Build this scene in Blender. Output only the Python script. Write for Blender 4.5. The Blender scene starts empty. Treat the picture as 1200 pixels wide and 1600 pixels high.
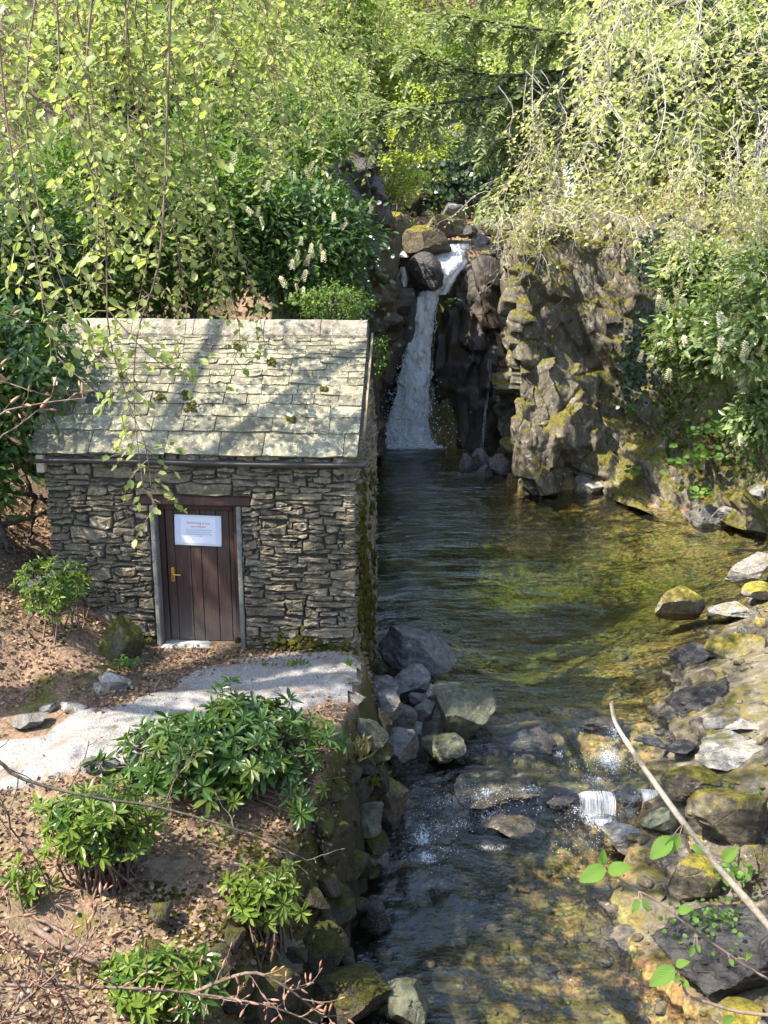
import bpy, math, random
import numpy as np
from mathutils import Vector, Matrix

SC = bpy.context.scene
COL = SC.collection
R = math.radians
rng = np.random.default_rng(11)
random.seed(11)

# ---------------------------------------------------------------- camera, sky, sun, exposure
CAM_H = 5.2
PITCH = math.atan(420 / 1600)
cam_data = bpy.data.cameras.new('camera')
cam_data.sensor_fit = 'VERTICAL'
cam_data.angle_y = 2 * math.atan(800 / 1600)
cam_data.clip_start = 0.05
cam_data.clip_end = 600
cam = bpy.data.objects.new('camera', cam_data)
cam.location = (0, 0, CAM_H)
cam.rotation_euler = (math.pi / 2 - PITCH, 0, 0)
COL.objects.link(cam)
SC.camera = cam

SUN = Vector((-0.56, -0.21, 0.80)).normalized()          # direction towards the sun
world = bpy.data.worlds.new('World')
SC.world = world
world.use_nodes = True
wn = world.node_tree
wn.nodes.clear()
w_out = wn.nodes.new('ShaderNodeOutputWorld')
w_bg = wn.nodes.new('ShaderNodeBackground')
w_sky = wn.nodes.new('ShaderNodeTexSky')
w_sky.sky_type = 'NISHITA'
w_sky.sun_disc = False
w_sky.sun_elevation = math.asin(SUN.z)
w_sky.sun_rotation = math.atan2(SUN.x, SUN.y)
w_sky.altitude = 100
w_bg.inputs['Strength'].default_value = 0.15
wn.links.new(w_sky.outputs[0], w_bg.inputs[0])
wn.links.new(w_bg.outputs[0], w_out.inputs[0])

sun_data = bpy.data.lights.new('sun', 'SUN')
sun_data.energy = 3.7
sun_data.angle = R(0.55)
sun_data.color = (1.0, 0.93, 0.80)
sun = bpy.data.objects.new('sun', sun_data)
sun.rotation_euler = SUN.to_track_quat('Z', 'Y').to_euler()
COL.objects.link(sun)

SC.view_settings.view_transform = 'Standard'
SC.view_settings.look = 'None'
SC.view_settings.exposure = 2.0
SC.view_settings.gamma = 1.0
SC.view_settings.use_curve_mapping = False
SC.render.engine = 'CYCLES'
cy = SC.cycles
cy.max_bounces = 6
cy.diffuse_bounces = 2
cy.glossy_bounces = 2
cy.transmission_bounces = 4
cy.transparent_max_bounces = 12
cy.volume_bounces = 0
cy.caustics_reflective = False
cy.caustics_refractive = False
cy.sample_clamp_indirect = 4.0
cy.use_denoising = True

# ---------------------------------------------------------------- pixels to places (layout measured on the photograph)
_c, _s = math.cos(PITCH), math.sin(PITCH)


def ray(px, py):
    u = (px - 600) / 1600.0
    v = -(py - 800) / 1600.0
    return np.array([u, _c + v * _s, -_s + v * _c])


def at(px, py, Y):
    r = ray(px, py)
    return np.array([0, 0, CAM_H]) + r * (Y / r[1])


def on(px, py, z):
    r = ray(px, py)
    return np.array([0, 0, CAM_H]) + r * ((z - CAM_H) / r[2])


def mpp(P):                                              # metres per photo pixel at a place
    return (P[1] * _c + (CAM_H - P[2]) * _s) / 1600.0


# ---------------------------------------------------------------- noise
def _hash(ix, iy, iz, seed):
    h = (ix.astype(np.uint32) * np.uint32(374761393) + iy.astype(np.uint32) * np.uint32(668265263)
         + iz.astype(np.uint32) * np.uint32(2147483647) + np.uint32((seed * 1274126177) & 0xffffffff))
    h = (h ^ (h >> np.uint32(13))) * np.uint32(1274126177)
    h = (h ^ (h >> np.uint32(16))) * np.uint32(2246822519)
    h = h ^ (h >> np.uint32(15))
    return h.astype(np.float64) / 4294967295.0


def vnoise(p, seed=0):
    p = np.asarray(p, float)
    i = np.floor(p).astype(np.int64)
    f = p - i
    f = f * f * f * (f * (f * 6 - 15) + 10)
    out = 0
    for dx in (0, 1):
        wx = f[:, 0] if dx else 1 - f[:, 0]
        for dy in (0, 1):
            wy = f[:, 1] if dy else 1 - f[:, 1]
            for dz in (0, 1):
                wz = f[:, 2] if dz else 1 - f[:, 2]
                out = out + wx * wy * wz * _hash(i[:, 0] + dx, i[:, 1] + dy, i[:, 2] + dz, seed)
    return out * 2 - 1


def fbm(p, octaves=4, seed=0, gain=0.5, ridged=False):
    p = np.asarray(p, float)
    a, tot, out = 1.0, 0.0, 0.0
    for o in range(octaves):
        n = vnoise(p * (2.03 ** o) + o * 17.3, seed + o)
        if ridged:
            n = 1 - 2 * np.abs(n)
        out = out + a * n
        tot += a
        a *= gain
    return out / tot


def worley(p, seed=0):
    p = np.asarray(p, float)
    i = np.floor(p).astype(np.int64)
    f1 = np.full(len(p), 9.0)
    f2 = np.full(len(p), 9.0)
    cid = np.zeros(len(p))
    off = np.zeros_like(p)
    for dx in (-1, 0, 1):
        for dy in (-1, 0, 1):
            for dz in (-1, 0, 1):
                c = i + np.array([dx, dy, dz])
                q = c + np.stack([_hash(c[:, 0], c[:, 1], c[:, 2], seed + k) for k in range(3)], 1)
                d = np.linalg.norm(p - q, axis=1)
                r = _hash(c[:, 0], c[:, 1], c[:, 2], seed + 5)
                near = d < f1
                f2 = np.where(near, f1, np.minimum(f2, d))
                cid = np.where(near, r, cid)
                off = np.where(near[:, None], p - q, off)
                f1 = np.where(near, d, f1)
    return f1, f2, cid, off


def sstep(a, b, x):
    t = np.clip((np.asarray(x, float) - a) / (b - a), 0, 1)
    return t * t * (3 - 2 * t)


# ---------------------------------------------------------------- object helpers
def tag(o, label=None, cat=None, group=None, kind=None):
    if label: o['label'] = label
    if cat: o['category'] = cat
    if group: o['group'] = group
    if kind: o['kind'] = kind
    return o


def empty(name, loc=(0, 0, 0), label=None, cat=None, group=None):
    o = bpy.data.objects.new(name, None)
    o.location = loc
    o.empty_display_size = 0.2
    COL.objects.link(o)
    return tag(o, label, cat, group)


def mesh_np(name, V, F, smooth=True, attrs=None, sharp=None):
    """V (n,3); F (m,k) array with k 3 or 4, or list of such arrays / lists."""
    me = bpy.data.meshes.new(name)
    V = np.asarray(V, np.float32)
    if isinstance(F, np.ndarray):
        F = [F]
    loops = np.concatenate([np.asarray(f, np.int32).ravel() for f in F])
    sizes = np.concatenate([np.full(len(f), np.asarray(f).shape[1], np.int32) for f in F])
    starts = np.concatenate([[0], np.cumsum(sizes)[:-1]]).astype(np.int32)
    me.vertices.add(len(V))
    me.vertices.foreach_set('co', V.ravel())
    me.loops.add(len(loops))
    me.loops.foreach_set('vertex_index', loops)
    me.polygons.add(len(sizes))
    me.polygons.foreach_set('loop_start', starts)
    me.polygons.foreach_set('use_smooth', np.full(len(sizes), bool(smooth)))
    for k, a in (attrs or {}).items():
        at_ = me.attributes.new(k, 'FLOAT', 'POINT')
        at_.data.foreach_set('value', np.asarray(a, np.float32))
    me.update(calc_edges=True)
    if sharp:
        me.set_sharp_from_angle(angle=sharp)
    return me


def link(name, me, mat, parent=None, inv=None):
    o = bpy.data.objects.new(name, me)
    if mat is not None and not len(me.materials):
        me.materials.append(mat)
    COL.objects.link(o)
    if parent is not None:
        o.parent = parent
        if inv is not None:
            o.matrix_parent_inverse = inv
    return o


def grid_faces(nu, nv):
    a = np.arange(nu * nv).reshape(nu, nv)
    return np.stack([a[:-1, :-1].ravel(), a[1:, :-1].ravel(), a[1:, 1:].ravel(), a[:-1, 1:].ravel()], 1)


def crom(ctrl, n, axis=0):
    """Catmull-Rom resampling of a control net along one axis."""
    C = np.moveaxis(np.asarray(ctrl, float), axis, 0)
    m = len(C)
    t = np.linspace(0, m - 1, n)
    i = np.clip(np.floor(t).astype(int), 0, m - 2)
    f = (t - i).reshape((-1,) + (1,) * (C.ndim - 1))
    p0 = C[np.clip(i - 1, 0, m - 1)]; p1 = C[i]; p2 = C[i + 1]; p3 = C[np.clip(i + 2, 0, m - 1)]
    out = 0.5 * (2 * p1 + (p2 - p0) * f + (2 * p0 - 5 * p1 + 4 * p2 - p3) * f ** 2 + (3 * p1 - p0 - 3 * p2 + p3) * f ** 3)
    return np.moveaxis(out, 0, axis)


def grid_normals(G):
    du = np.gradient(G, axis=0)
    dv = np.gradient(G, axis=1)
    n = np.cross(du, dv)
    return n / (np.linalg.norm(n, axis=2, keepdims=True) + 1e-9)


def tubes(lines, sides=5):
    """lines: list of (pts (k,3), radii (k,)) -> V, F of joined tubes."""
    VV, FF, base = [], [], 0
    ang = np.linspace(0, 2 * np.pi, sides, endpoint=False)
    for pts, rad in lines:
        pts = np.asarray(pts, float)
        k = len(pts)
        if k < 2:
            continue
        rad = np.broadcast_to(np.asarray(rad, float), (k,))
        t = np.gradient(pts, axis=0)
        t /= np.linalg.norm(t, axis=1, keepdims=True) + 1e-9
        ref = np.array([0.31, 0.2, 0.93]) if abs(t[0, 2]) < 0.9 else np.array([1.0, 0.1, 0])
        a = np.cross(t, ref)
        a /= np.linalg.norm(a, axis=1, keepdims=True) + 1e-9
        b = np.cross(t, a)
        ring = pts[:, None] + rad[:, None, None] * (np.cos(ang)[None, :, None] * a[:, None] + np.sin(ang)[None, :, None] * b[:, None])
        VV.append(ring.reshape(-1, 3))
        g = np.arange(k * sides).reshape(k, sides) + base
        g2 = np.roll(g, -1, axis=1)
        FF.append(np.stack([g[:-1].ravel(), g2[:-1].ravel(), g2[1:].ravel(), g[1:].ravel()], 1))
        base += k * sides
    return np.concatenate(VV), np.concatenate(FF)


def tube_obj(name, lines, mat, parent=None, sides=5):
    V, F = tubes(lines, sides)
    return link(name, mesh_np(name, V, F), mat, parent)


def box_vf(x0, x1, y0, y1, z0, z1):
    V = np.array([[x, y, z] for x in (x0, x1) for y in (y0, y1) for z in (z0, z1)], float)
    F = np.array([[0, 1, 3, 2], [4, 6, 7, 5], [0, 4, 5, 1], [2, 3, 7, 6], [0, 2, 6, 4], [1, 5, 7, 3]])
    return V, F


def bevel_box(x0, x1, y0, y1, z0, z1, b=0.006):
    """box with chamfered edges: 24 corner points as hull-like quads."""
    import bmesh
    bm = bmesh.new()
    bmesh.ops.create_cube(bm, size=1)
    for v in bm.verts:
        v.co = Vector(((x0 + x1) / 2 + v.co.x * (x1 - x0), (y0 + y1) / 2 + v.co.y * (y1 - y0), (z0 + z1) / 2 + v.co.z * (z1 - z0)))
    bmesh.ops.bevel(bm, geom=bm.edges[:], offset=b, segments=1, affect='EDGES')
    me = bpy.data.meshes.new('b')
    bm.to_mesh(me)
    bm.free()
    return me


# ---------------------------------------------------------------- material helpers
class NT:
    def __init__(s, name):
        s.m = bpy.data.materials.new(name)
        s.m.use_nodes = True
        s.t = s.m.node_tree
        s.t.nodes.clear()
        s.out = s.t.nodes.new('ShaderNodeOutputMaterial')

    def put(s, sock, v):
        if isinstance(v, bpy.types.NodeSocket):
            s.t.links.new(v, sock)
        elif v is not None:
            if hasattr(sock.default_value, '__len__') and isinstance(v, (tuple, list)) and len(v) == 3 and len(sock.default_value) == 4:
                v = tuple(v) + (1.0,)
            sock.default_value = v

    def n(s, typ, props=None, ins=None, out=0):
        nd = s.t.nodes.new('ShaderNode' + typ)
        for k, v in (props or {}).items():
            setattr(nd, k, v)
        for k, v in (ins or {}).items():
            s.put(nd.inputs[k], v)
        return nd.outputs[out]

    def pos(s):
        return s.n('NewGeometry', out=0)

    def nz(s):
        nd = s.n('NewGeometry', out=1)
        return s.n('SeparateXYZ', None, {0: nd}, 2)

    def noise(s, scale, detail=4, rough=0.55, vec=None, dist=0.0, out=0):
        return s.n('TexNoise', None, {'Vector': vec if vec is not None else s.pos(), 'Scale': scale, 'Detail': detail, 'Roughness': rough, 'Distortion': dist}, out)

    def voro(s, scale, vec=None, feature='F1', out=0, rnd=1.0):
        return s.n('TexVoronoi', {'feature': feature}, {'Vector': vec if vec is not None else s.pos(), 'Scale': scale, 'Randomness': rnd}, out)

    def stretch(s, v3, vec=None):
        return s.n('Mapping', None, {'Vector': vec if vec is not None else s.pos(), 'Scale': v3})

    def rng(s, v, a, b, c=0.0, d=1.0, smooth=True):
        return s.n('MapRange', {'interpolation_type': 'SMOOTHSTEP' if smooth else 'LINEAR'}, {0: v, 1: a, 2: b, 3: c, 4: d})

    def math(s, op, a, b=None, clamp=False):
        nd = s.t.nodes.new('ShaderNodeMath')
        nd.operation = op
        nd.use_clamp = clamp
        s.put(nd.inputs[0], a)
        if b is not None:
            s.put(nd.inputs[1], b)
        return nd.outputs[0]

    def mix(s, f, a, b, blend='MIX'):
        nd = s.t.nodes.new('ShaderNodeMix')
        nd.data_type = 'RGBA'
        nd.blend_type = blend
        s.put(nd.inputs[0], f)
        s.put(nd.inputs[6], a)
        s.put(nd.inputs[7], b)
        return nd.outputs[2]

    def ramp(s, v, stops):
        nd = s.t.nodes.new('ShaderNodeValToRGB')
        s.put(nd.inputs[0], v)
        cr = nd.color_ramp
        while len(cr.elements) < len(stops):
            cr.elements.new(0.5)
        for e, (p, c) in zip(cr.elements, stops):
            e.position = p
            e.color = tuple(c) + (1,)
        return nd.outputs[0]

    def attr(s, name):
        return s.n('Attribute', {'attribute_name': name}, None, 2)

    def bump(s, h, strength=0.5, dist=0.02, normal=None):
        return s.n('Bump', None, {'Strength': strength, 'Distance': dist, 'Height': h, **({'Normal': normal} if normal is not None else {})})

    def principled(s, **k):
        nd = s.t.nodes.new('ShaderNodeBsdfPrincipled')
        for a, v in k.items():
            s.put(nd.inputs[a.replace('_', ' ')], v)
        return nd.outputs[0]

    def done(s, sh, vol=None, disp=None):
        s.t.links.new(sh, s.out.inputs[0])
        if vol is not None:
            s.t.links.new(vol, s.out.inputs[1])
        return s.m


def rock_mat(name, dark=(.07, .062, .052), light=(.26, .24, .21), lichen=(.42, .42, .36), lich=0.35, moss=(.10, .105, .018), moss_amt=0.3,
             rough=0.85, scale=1.0, bump=0.6, strata=None, spec=0.3, brown=0.0, var=.18):
    t = NT(name)
    p = t.pos()
    n1 = t.noise(1.3 * scale, 6, 0.62)
    vec = t.stretch(strata, p) if strata else p
    n2 = t.noise(6.0 * scale, 8, 0.68, vec)
    col = t.ramp(n2, [(0.30, dark), (0.52, tuple(d * .45 + l * .55 for d, l in zip(dark, light))), (0.72, light)])
    col = t.mix(t.rng(n1, .35, .65, 0, .75), col, t.mix(1.0, col, (.62, .60, .60), 'MULTIPLY'))
    if brown:
        col = t.mix(t.rng(t.noise(2.1 * scale, 4, .6), .45, .7, 0, brown), col, (.16, .10, .05))
    l1 = t.rng(t.noise(9 * scale, 6, .7, None, .6), .60 - .12 * lich, .68 - .1 * lich, 0, min(1, lich * 2))
    col = t.mix(l1, col, lichen)
    fine = t.noise(46 * scale, 5, .7)
    col = t.mix(t.rng(fine, .35, .7, 0, .5), col, t.mix(1.0, col, (.48, .47, .46), 'MULTIPLY'))
    mo = t.math('ADD', t.math('MULTIPLY', t.nz(), .55), t.math('MULTIPLY', t.noise(2.6 * scale, 6, .65, None, .4), 1.1))
    mf = t.rng(mo, 1.24 - .62 * moss_amt, 1.48 - .62 * moss_amt, 0, 1 if moss_amt > 0 else 0)
    mcol = t.mix(t.rng(t.noise(14, 5, .7), .3, .7), tuple(c * .45 for c in moss), tuple(min(1, c * 1.55) for c in moss))
    col = t.mix(mf, col, mcol)
    h = t.math('ADD', t.math('MULTIPLY', n2, .9), t.math('MULTIPLY', fine, .22))
    cr = t.voro(3.2 * scale, t.stretch((1.0, 1.0, 2.2), t.noise(2.0, 3, .6, None, 0, 1)) if False else vec, 'DISTANCE_TO_EDGE')
    h = t.math('ADD', h, t.math('MULTIPLY', t.rng(cr, 0, .05), .12))
    tone = t.rng(t.n('ObjectInfo', out=5), 0, 1, 1 - var, 1 + var * .8, False)
    col = t.mix(1.0, col, t.n('CombineColor', None, {0: tone, 1: tone, 2: tone}), 'MULTIPLY')
    hm = t.math('ADD', h, t.math('MULTIPLY', mf, t.math('MULTIPLY', t.noise(70, 3, .8), .9)))
    nrm = t.bump(hm, bump, .06)
    ro = t.math('ADD', t.math('MULTIPLY', mf, .95 - rough), t.math('MULTIPLY_ADD', n2, .2) if False else rough)
    return t.done(t.principled(Base_Color=col, Roughness=ro, Normal=nrm, Specular_IOR_Level=spec))


def leaf_mat(name, c0, c1, trans=0.45, gloss=0.45, tcol=None, spec=0.4):
    t = NT(name)
    f = t.attr('tint')
    r = t.n('ObjectInfo', out=5)
    col = t.mix(f, c0, c1)
    col = t.mix(t.math('MULTIPLY', r, .3), col, t.mix(1.0, col, (.72, .80, .70), 'MULTIPLY'))
    tc = t.mix(1.0, col, tcol or (1.35, 1.45, .55), 'MULTIPLY')
    a = t.principled(Base_Color=col, Roughness=gloss, Specular_IOR_Level=spec)
    b = t.n('BsdfTranslucent', None, {0: tc})
    m = t.n('MixShader', None, {0: trans, 1: a, 2: b})
    return t.done(m)


def bark_mat(name, c0, c1, scale=12):
    t = NT(name)
    n = t.noise(scale, 6, .65, t.stretch((1, 1, .35)))
    col = t.ramp(n, [(.3, c0), (.7, c1)])
    return t.done(t.principled(Base_Color=col, Roughness=.9, Normal=t.bump(n, .6, .02), Specular_IOR_Level=.2))


def plain_mat(name, c, rough=.6, metal=0, var=.15, scale=20, spec=.4):
    t = NT(name)
    n = t.noise(scale, 5, .6)
    col = t.mix(n, tuple(x * (1 - var) for x in c), tuple(min(1, x * (1 + var)) for x in c))
    return t.done(t.principled(Base_Color=col, Roughness=rough, Metallic=metal, Specular_IOR_Level=spec))


M = {}
M['wallstone'] = rock_mat('wall_stone', (.12, .094, .058), (.36, .30, .20), (.50, .46, .35), .34, (.16, .15, .05), .05, .9, 1.6, .7)
M['wallbase'] = rock_mat('wall_backing', (.05, .044, .034), (.14, .125, .095), (.16, .15, .12), .1, (.1, .1, .03), .0, 1, 2)
M['slate'] = rock_mat('roof_slate', (.14, .128, .09), (.32, .295, .21), (.50, .455, .27), .6, (.16, .13, .03), .0, .8, 2.2, .5, var=.32)
M['slate_d'] = rock_mat('dark_slate', (.045, .05, .05), (.12, .125, .12), (.2, .2, .18), .1, (.16, .13, .03), .0, .75, 2.2, .4)
M['ridge'] = rock_mat('ridge_stone', (.17, .15, .11), (.38, .34, .26), (.44, .42, .34), .5, (.16, .14, .04), .05, .9, 2, .6)
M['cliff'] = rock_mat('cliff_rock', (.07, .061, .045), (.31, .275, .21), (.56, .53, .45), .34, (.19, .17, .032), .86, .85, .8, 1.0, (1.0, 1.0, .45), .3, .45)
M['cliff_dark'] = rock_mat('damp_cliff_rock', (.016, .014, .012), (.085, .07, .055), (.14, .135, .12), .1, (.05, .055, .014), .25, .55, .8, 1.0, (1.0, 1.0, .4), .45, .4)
M['boulder'] = rock_mat('boulder_rock', (.085, .08, .075), (.29, .28, .255), (.44, .43, .39), .3, (.11, .11, .02), .08, .85, 1.7, .7, (1, 1, 1.6))
M['boulder_green'] = rock_mat('algae_boulder_rock', (.07, .07, .045), (.23, .24, .16), (.36, .38, .28), .3, (.11, .12, .02), .32, .8, 1.7, .7)
M['boulder_pale'] = rock_mat('pale_boulder_rock', (.20, .18, .15), (.45, .42, .36), (.6, .58, .52), .4, (.26, .22, .03), .28, .85, 1.7, .7)
M['boulder_yellow'] = rock_mat('yellow_lichened_rock', (.17, .15, .11), (.42, .38, .30), (.58, .55, .46), .4, (.34, .28, .05), 1.0, .9, 1.7, .7)
M['boulder_moss'] = rock_mat('mossy_boulder_rock', (.07, .056, .036), (.25, .21, .14), (.42, .40, .32), .25, (.21, .175, .025), .62, .9, 1.6, .8)
M['boulder_mossy2'] = rock_mat('moss_covered_rock', (.06, .05, .03), (.2, .17, .1), (.3, .29, .22), .2, (.12, .115, .02), 1.0, .95, 1.6, .8)
M['bank_stone'] = rock_mat('shade_dark_mossy_stone', (.03, .026, .018), (.13, .115, .08), (.22, .21, .17), .15, (.075, .07, .014), .72, .9, 1.6, .8)  # mossy stone, its colour darkened to stand for the shade on the bank
M['boulder_wet'] = rock_mat('wet_rock', (.022, .02, .019), (.10, .095, .088), (.2, .2, .18), .12, (.06, .06, .015), .1, .28, 2.0, .8, (1, 1, 2.2), .55)
M['shore'] = rock_mat('shore_rock', (.042, .037, .029), (.24, .21, .16), (.42, .40, .34), .3, (.17, .14, .03), .22, .8, 1.4, .9, (1, 1.8, 1.6), .35, .4)
t = NT('moss')
_n = t.noise(55, 5, .75)
M['dry_moss'] = t.done(t.principled(Base_Color=t.ramp(t.noise(9, 6, .75), [(.3, (.035, .036, .008)), (.55, (.11, .10, .02)), (.75, (.22, .19, .045))]), Roughness=1.0, Specular_IOR_Level=.05, Normal=t.bump(_n, 1.0, .05)))

# ================================================================ the ground
LEFT = [(4.0, -1.3), (5.0, -1.0), (6.2, -.62), (7.2, -.34), (8.2, -.2), (9.0, -.02), (9.8, .08), (10.4, .02), (11.5, -.12), (12.8, -.1), (14, -.4), (17, -1.2), (20, -1.0), (23, -.5), (25.5, -.1), (27.2, .2)]
RIGHT = [(27.2, 1.5), (26.3, 2.0), (26.2, 3.2), (22.2, 2.75), (21.6, 3.1), (21.9, 4.6), (20.0, 5.35), (18.4, 6.9), (17.2, 7.2), (15.6, 6.2), (14.2, 5.1), (12.8, 4.1), (11.6, 3.4), (10.5, 2.95), (9.6, 2.75), (8.6, 2.3), (8.0, 2.05), (7.2, 2.05), (6.5, 2.35), (5.2, 2.7), (4.0, 3.0)]
POLY = np.array([(x, y) for y, x in LEFT] + [(x, y) for y, x in RIGHT])


def poly_sd(X, Y):
    """signed distance to the water outline: negative inside."""
    d = np.full(X.shape, 1e9)
    inside = np.zeros(X.shape, bool)
    n = len(POLY)
    for i in range(n):
        a, b = POLY[i], POLY[(i + 1) % n]
        e = b - a
        wx, wy = X - a[0], Y - a[1]
        t = np.clip((wx * e[0] + wy * e[1]) / (e @ e), 0, 1)
        d = np.minimum(d, (wx - t * e[0]) ** 2 + (wy - t * e[1]) ** 2)
        cond = ((a[1] <= Y) & (b[1] > Y)) | ((b[1] <= Y) & (a[1] > Y))
        with np.errstate(divide='ignore', invalid='ignore'):
            xi = a[0] + (Y - a[1]) * e[0] / (e[1] if abs(e[1]) > 1e-9 else 1e-9)
        inside ^= cond & (X < xi)
    d = np.sqrt(d)
    return np.where(inside, -d, d)


def water_level(X, Y):
    w = .22 * np.sin(X * 2.1 + .6) + .12 * np.sin(X * 5.3)
    y = Y + w * .55 - .25 * sstep(.6, -.1, X) * 0
    lv = np.interp(y, [4, 8.6, 9.32, 9.44, 9.85, 10.1, 10.45, 10.75, 40], [-.56, -.5, -.45, -.25, -.22, -.2, -.07, 0, 0])
    casc = np.interp(Y, [4, 8.2, 10.2, 10.6, 40], [-.56, -.5, -.2, 0, 0])
    k = sstep(.95, .45, X)
    return lv * (1 - k) + casc * k


def ground_z(X, Y):
    X = np.asarray(X, float)
    Y = np.asarray(Y, float)
    P = np.stack([X, Y, np.zeros_like(X)], 1)
    sd = poly_sd(X, Y)
    nz = fbm(P * .55, 5, 3)
    nf = fbm(P * 3.1, 4, 9)
    # bed
    deep = .14 + .10 * sstep(10.5, 8, Y) + (.5 * sstep(11.2, 12.6, Y) + 1.4 * sstep(12.5, 16, Y)) * sstep(5.6, 2.4, X - .25 * (Y - 13))
    bed = water_level(X, Y) - np.minimum(deep, .05 + .42 * -sd) + .035 * nf - .03
    # left bank / terrace
    tl = 1.0 + .035 * nf
    tl = tl + (.62 * np.maximum(0, Y - 12.7) + .12 * np.maximum(0, Y - 18))
    tl = tl + .55 * np.maximum(0, -3.55 - X + .12 * (Y - 9)) * sstep(7.9, 9.3, Y) + .25 * np.maximum(0, -4.2 - X)
    fore = sstep(8.3, 6.4, Y)
    tl = tl + .42 * sstep(-2.45, -3.3, X) * sstep(8.9, 9.7, Y)
    tl = np.minimum(tl, 9.5 + .6 * nz)
    cap = 4.8 + 1.0 * np.maximum(0, -.2 - X) + .5 * np.maximum(0, Y - 28.5)
    tl = tl * (1 - sstep(18, 21, Y)) + np.minimum(tl, cap) * sstep(18, 21, Y)
    tl = tl - fore * (.30 + .30 * sstep(-2.6, -.6, X)) + .10 * fore * nz * 1.5 + .05 * fore * nf
    left = np.minimum(-.45 * fore + sd * (4.0 + 1.5 * sstep(13, 16, Y) - 2.3 * fore) , tl) + .05 * nz
    left = np.minimum(left, tl)
    # right bank
    rn = -.30 + .2 * sstep(9, 12.5, Y) + .13 * np.maximum(sd, 0) + .9 * np.maximum(0, X - 6.0 - .1 * (Y - 8)) - .2 * sstep(9.5, 7.2, Y) + .10 * nz + .06 * nf
    rf = np.minimum(1.8 * np.maximum(sd - .35, 0), 5.75 + .30 * (Y - 23) + .7 * np.maximum(0, X - 6.5)) + .25 * nz
    rf = np.minimum(rf, 11 + .6 * nz)
    rn = np.minimum(rn + sstep(0, .6, sd) * (.12 * fbm(P * np.array([1.1, 2.6, 1]), 4, 13, .55, True)), 10)
    kf = sstep(15.2, 17.6, Y)
    right = rn * (1 - kf) + rf * kf
    kx = sstep(-.2, 1.0, X - .02 * (Y - 20))
    out = left * (1 - kx) + right * kx
    # shelf above the fall and the hill behind
    shelf = np.minimum(4.5 * np.maximum(sd, 0) + 2, 5.02 + .2 * np.maximum(0, Y - 27.6))
    ks = sstep(26.6, 27.6, Y) * sstep(-.4, .4, X) * sstep(6.5, 4.5, X)
    out = out * (1 - ks) + shelf * ks
    hill = np.minimum(5.9 + .8 * (Y - 33.2), 15.5 + .02 * Y) + .5 * nz
    kh = sstep(30.5, 34.5, Y)
    out = np.where(Y > 30.5, out * (1 - kh) + np.maximum(hill, out) * kh, out)
    out = out + .3 * nz * sstep(13, 18, Y) * (1 - ks)
    out = np.where(sd < 0, bed, np.maximum(out, bed))
    return out


xs = np.concatenate([np.linspace(-60, -8, 40), np.linspace(-7.8, -4.6, 24), np.arange(-4.5, 5.2, .065), np.linspace(5.3, 9, 30), np.linspace(9.4, 60, 40)])
ys = np.concatenate([np.linspace(-40, 1.0, 22), np.arange(1.2, 3.5, .2), np.arange(3.6, 13.2, .065), np.arange(13.3, 34, .19), np.linspace(34.5, 110, 60)])
GX, GY = np.meshgrid(xs, ys, indexing='ij')
GZ = ground_z(GX.ravel(), GY.ravel()).reshape(GX.shape)
GZ = np.where(GY < 3.6, np.minimum(GZ, 3.0), GZ)
GZ = np.maximum(GZ, 3.5 * sstep(3.3, 1.8, GY) + np.where(GY > 3.3, -99, 0))          # the knoll the viewer stands on


def hz(x, y):
    x = np.clip(np.asarray(x, float), xs[0], xs[-1] - 1e-3)
    y = np.clip(np.asarray(y, float), ys[0], ys[-1] - 1e-3)
    i = np.clip(np.searchsorted(xs, x, side='right') - 1, 0, len(xs) - 2)
    j = np.clip(np.searchsorted(ys, y, side='right') - 1, 0, len(ys) - 2)
    fx = (x - xs[i]) / (xs[i + 1] - xs[i])
    fy = (y - ys[j]) / (ys[j + 1] - ys[j])
    return (GZ[i, j] * (1 - fx) * (1 - fy) + GZ[i + 1, j] * fx * (1 - fy) + GZ[i, j + 1] * (1 - fx) * fy + GZ[i + 1, j + 1] * fx * fy)


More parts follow.
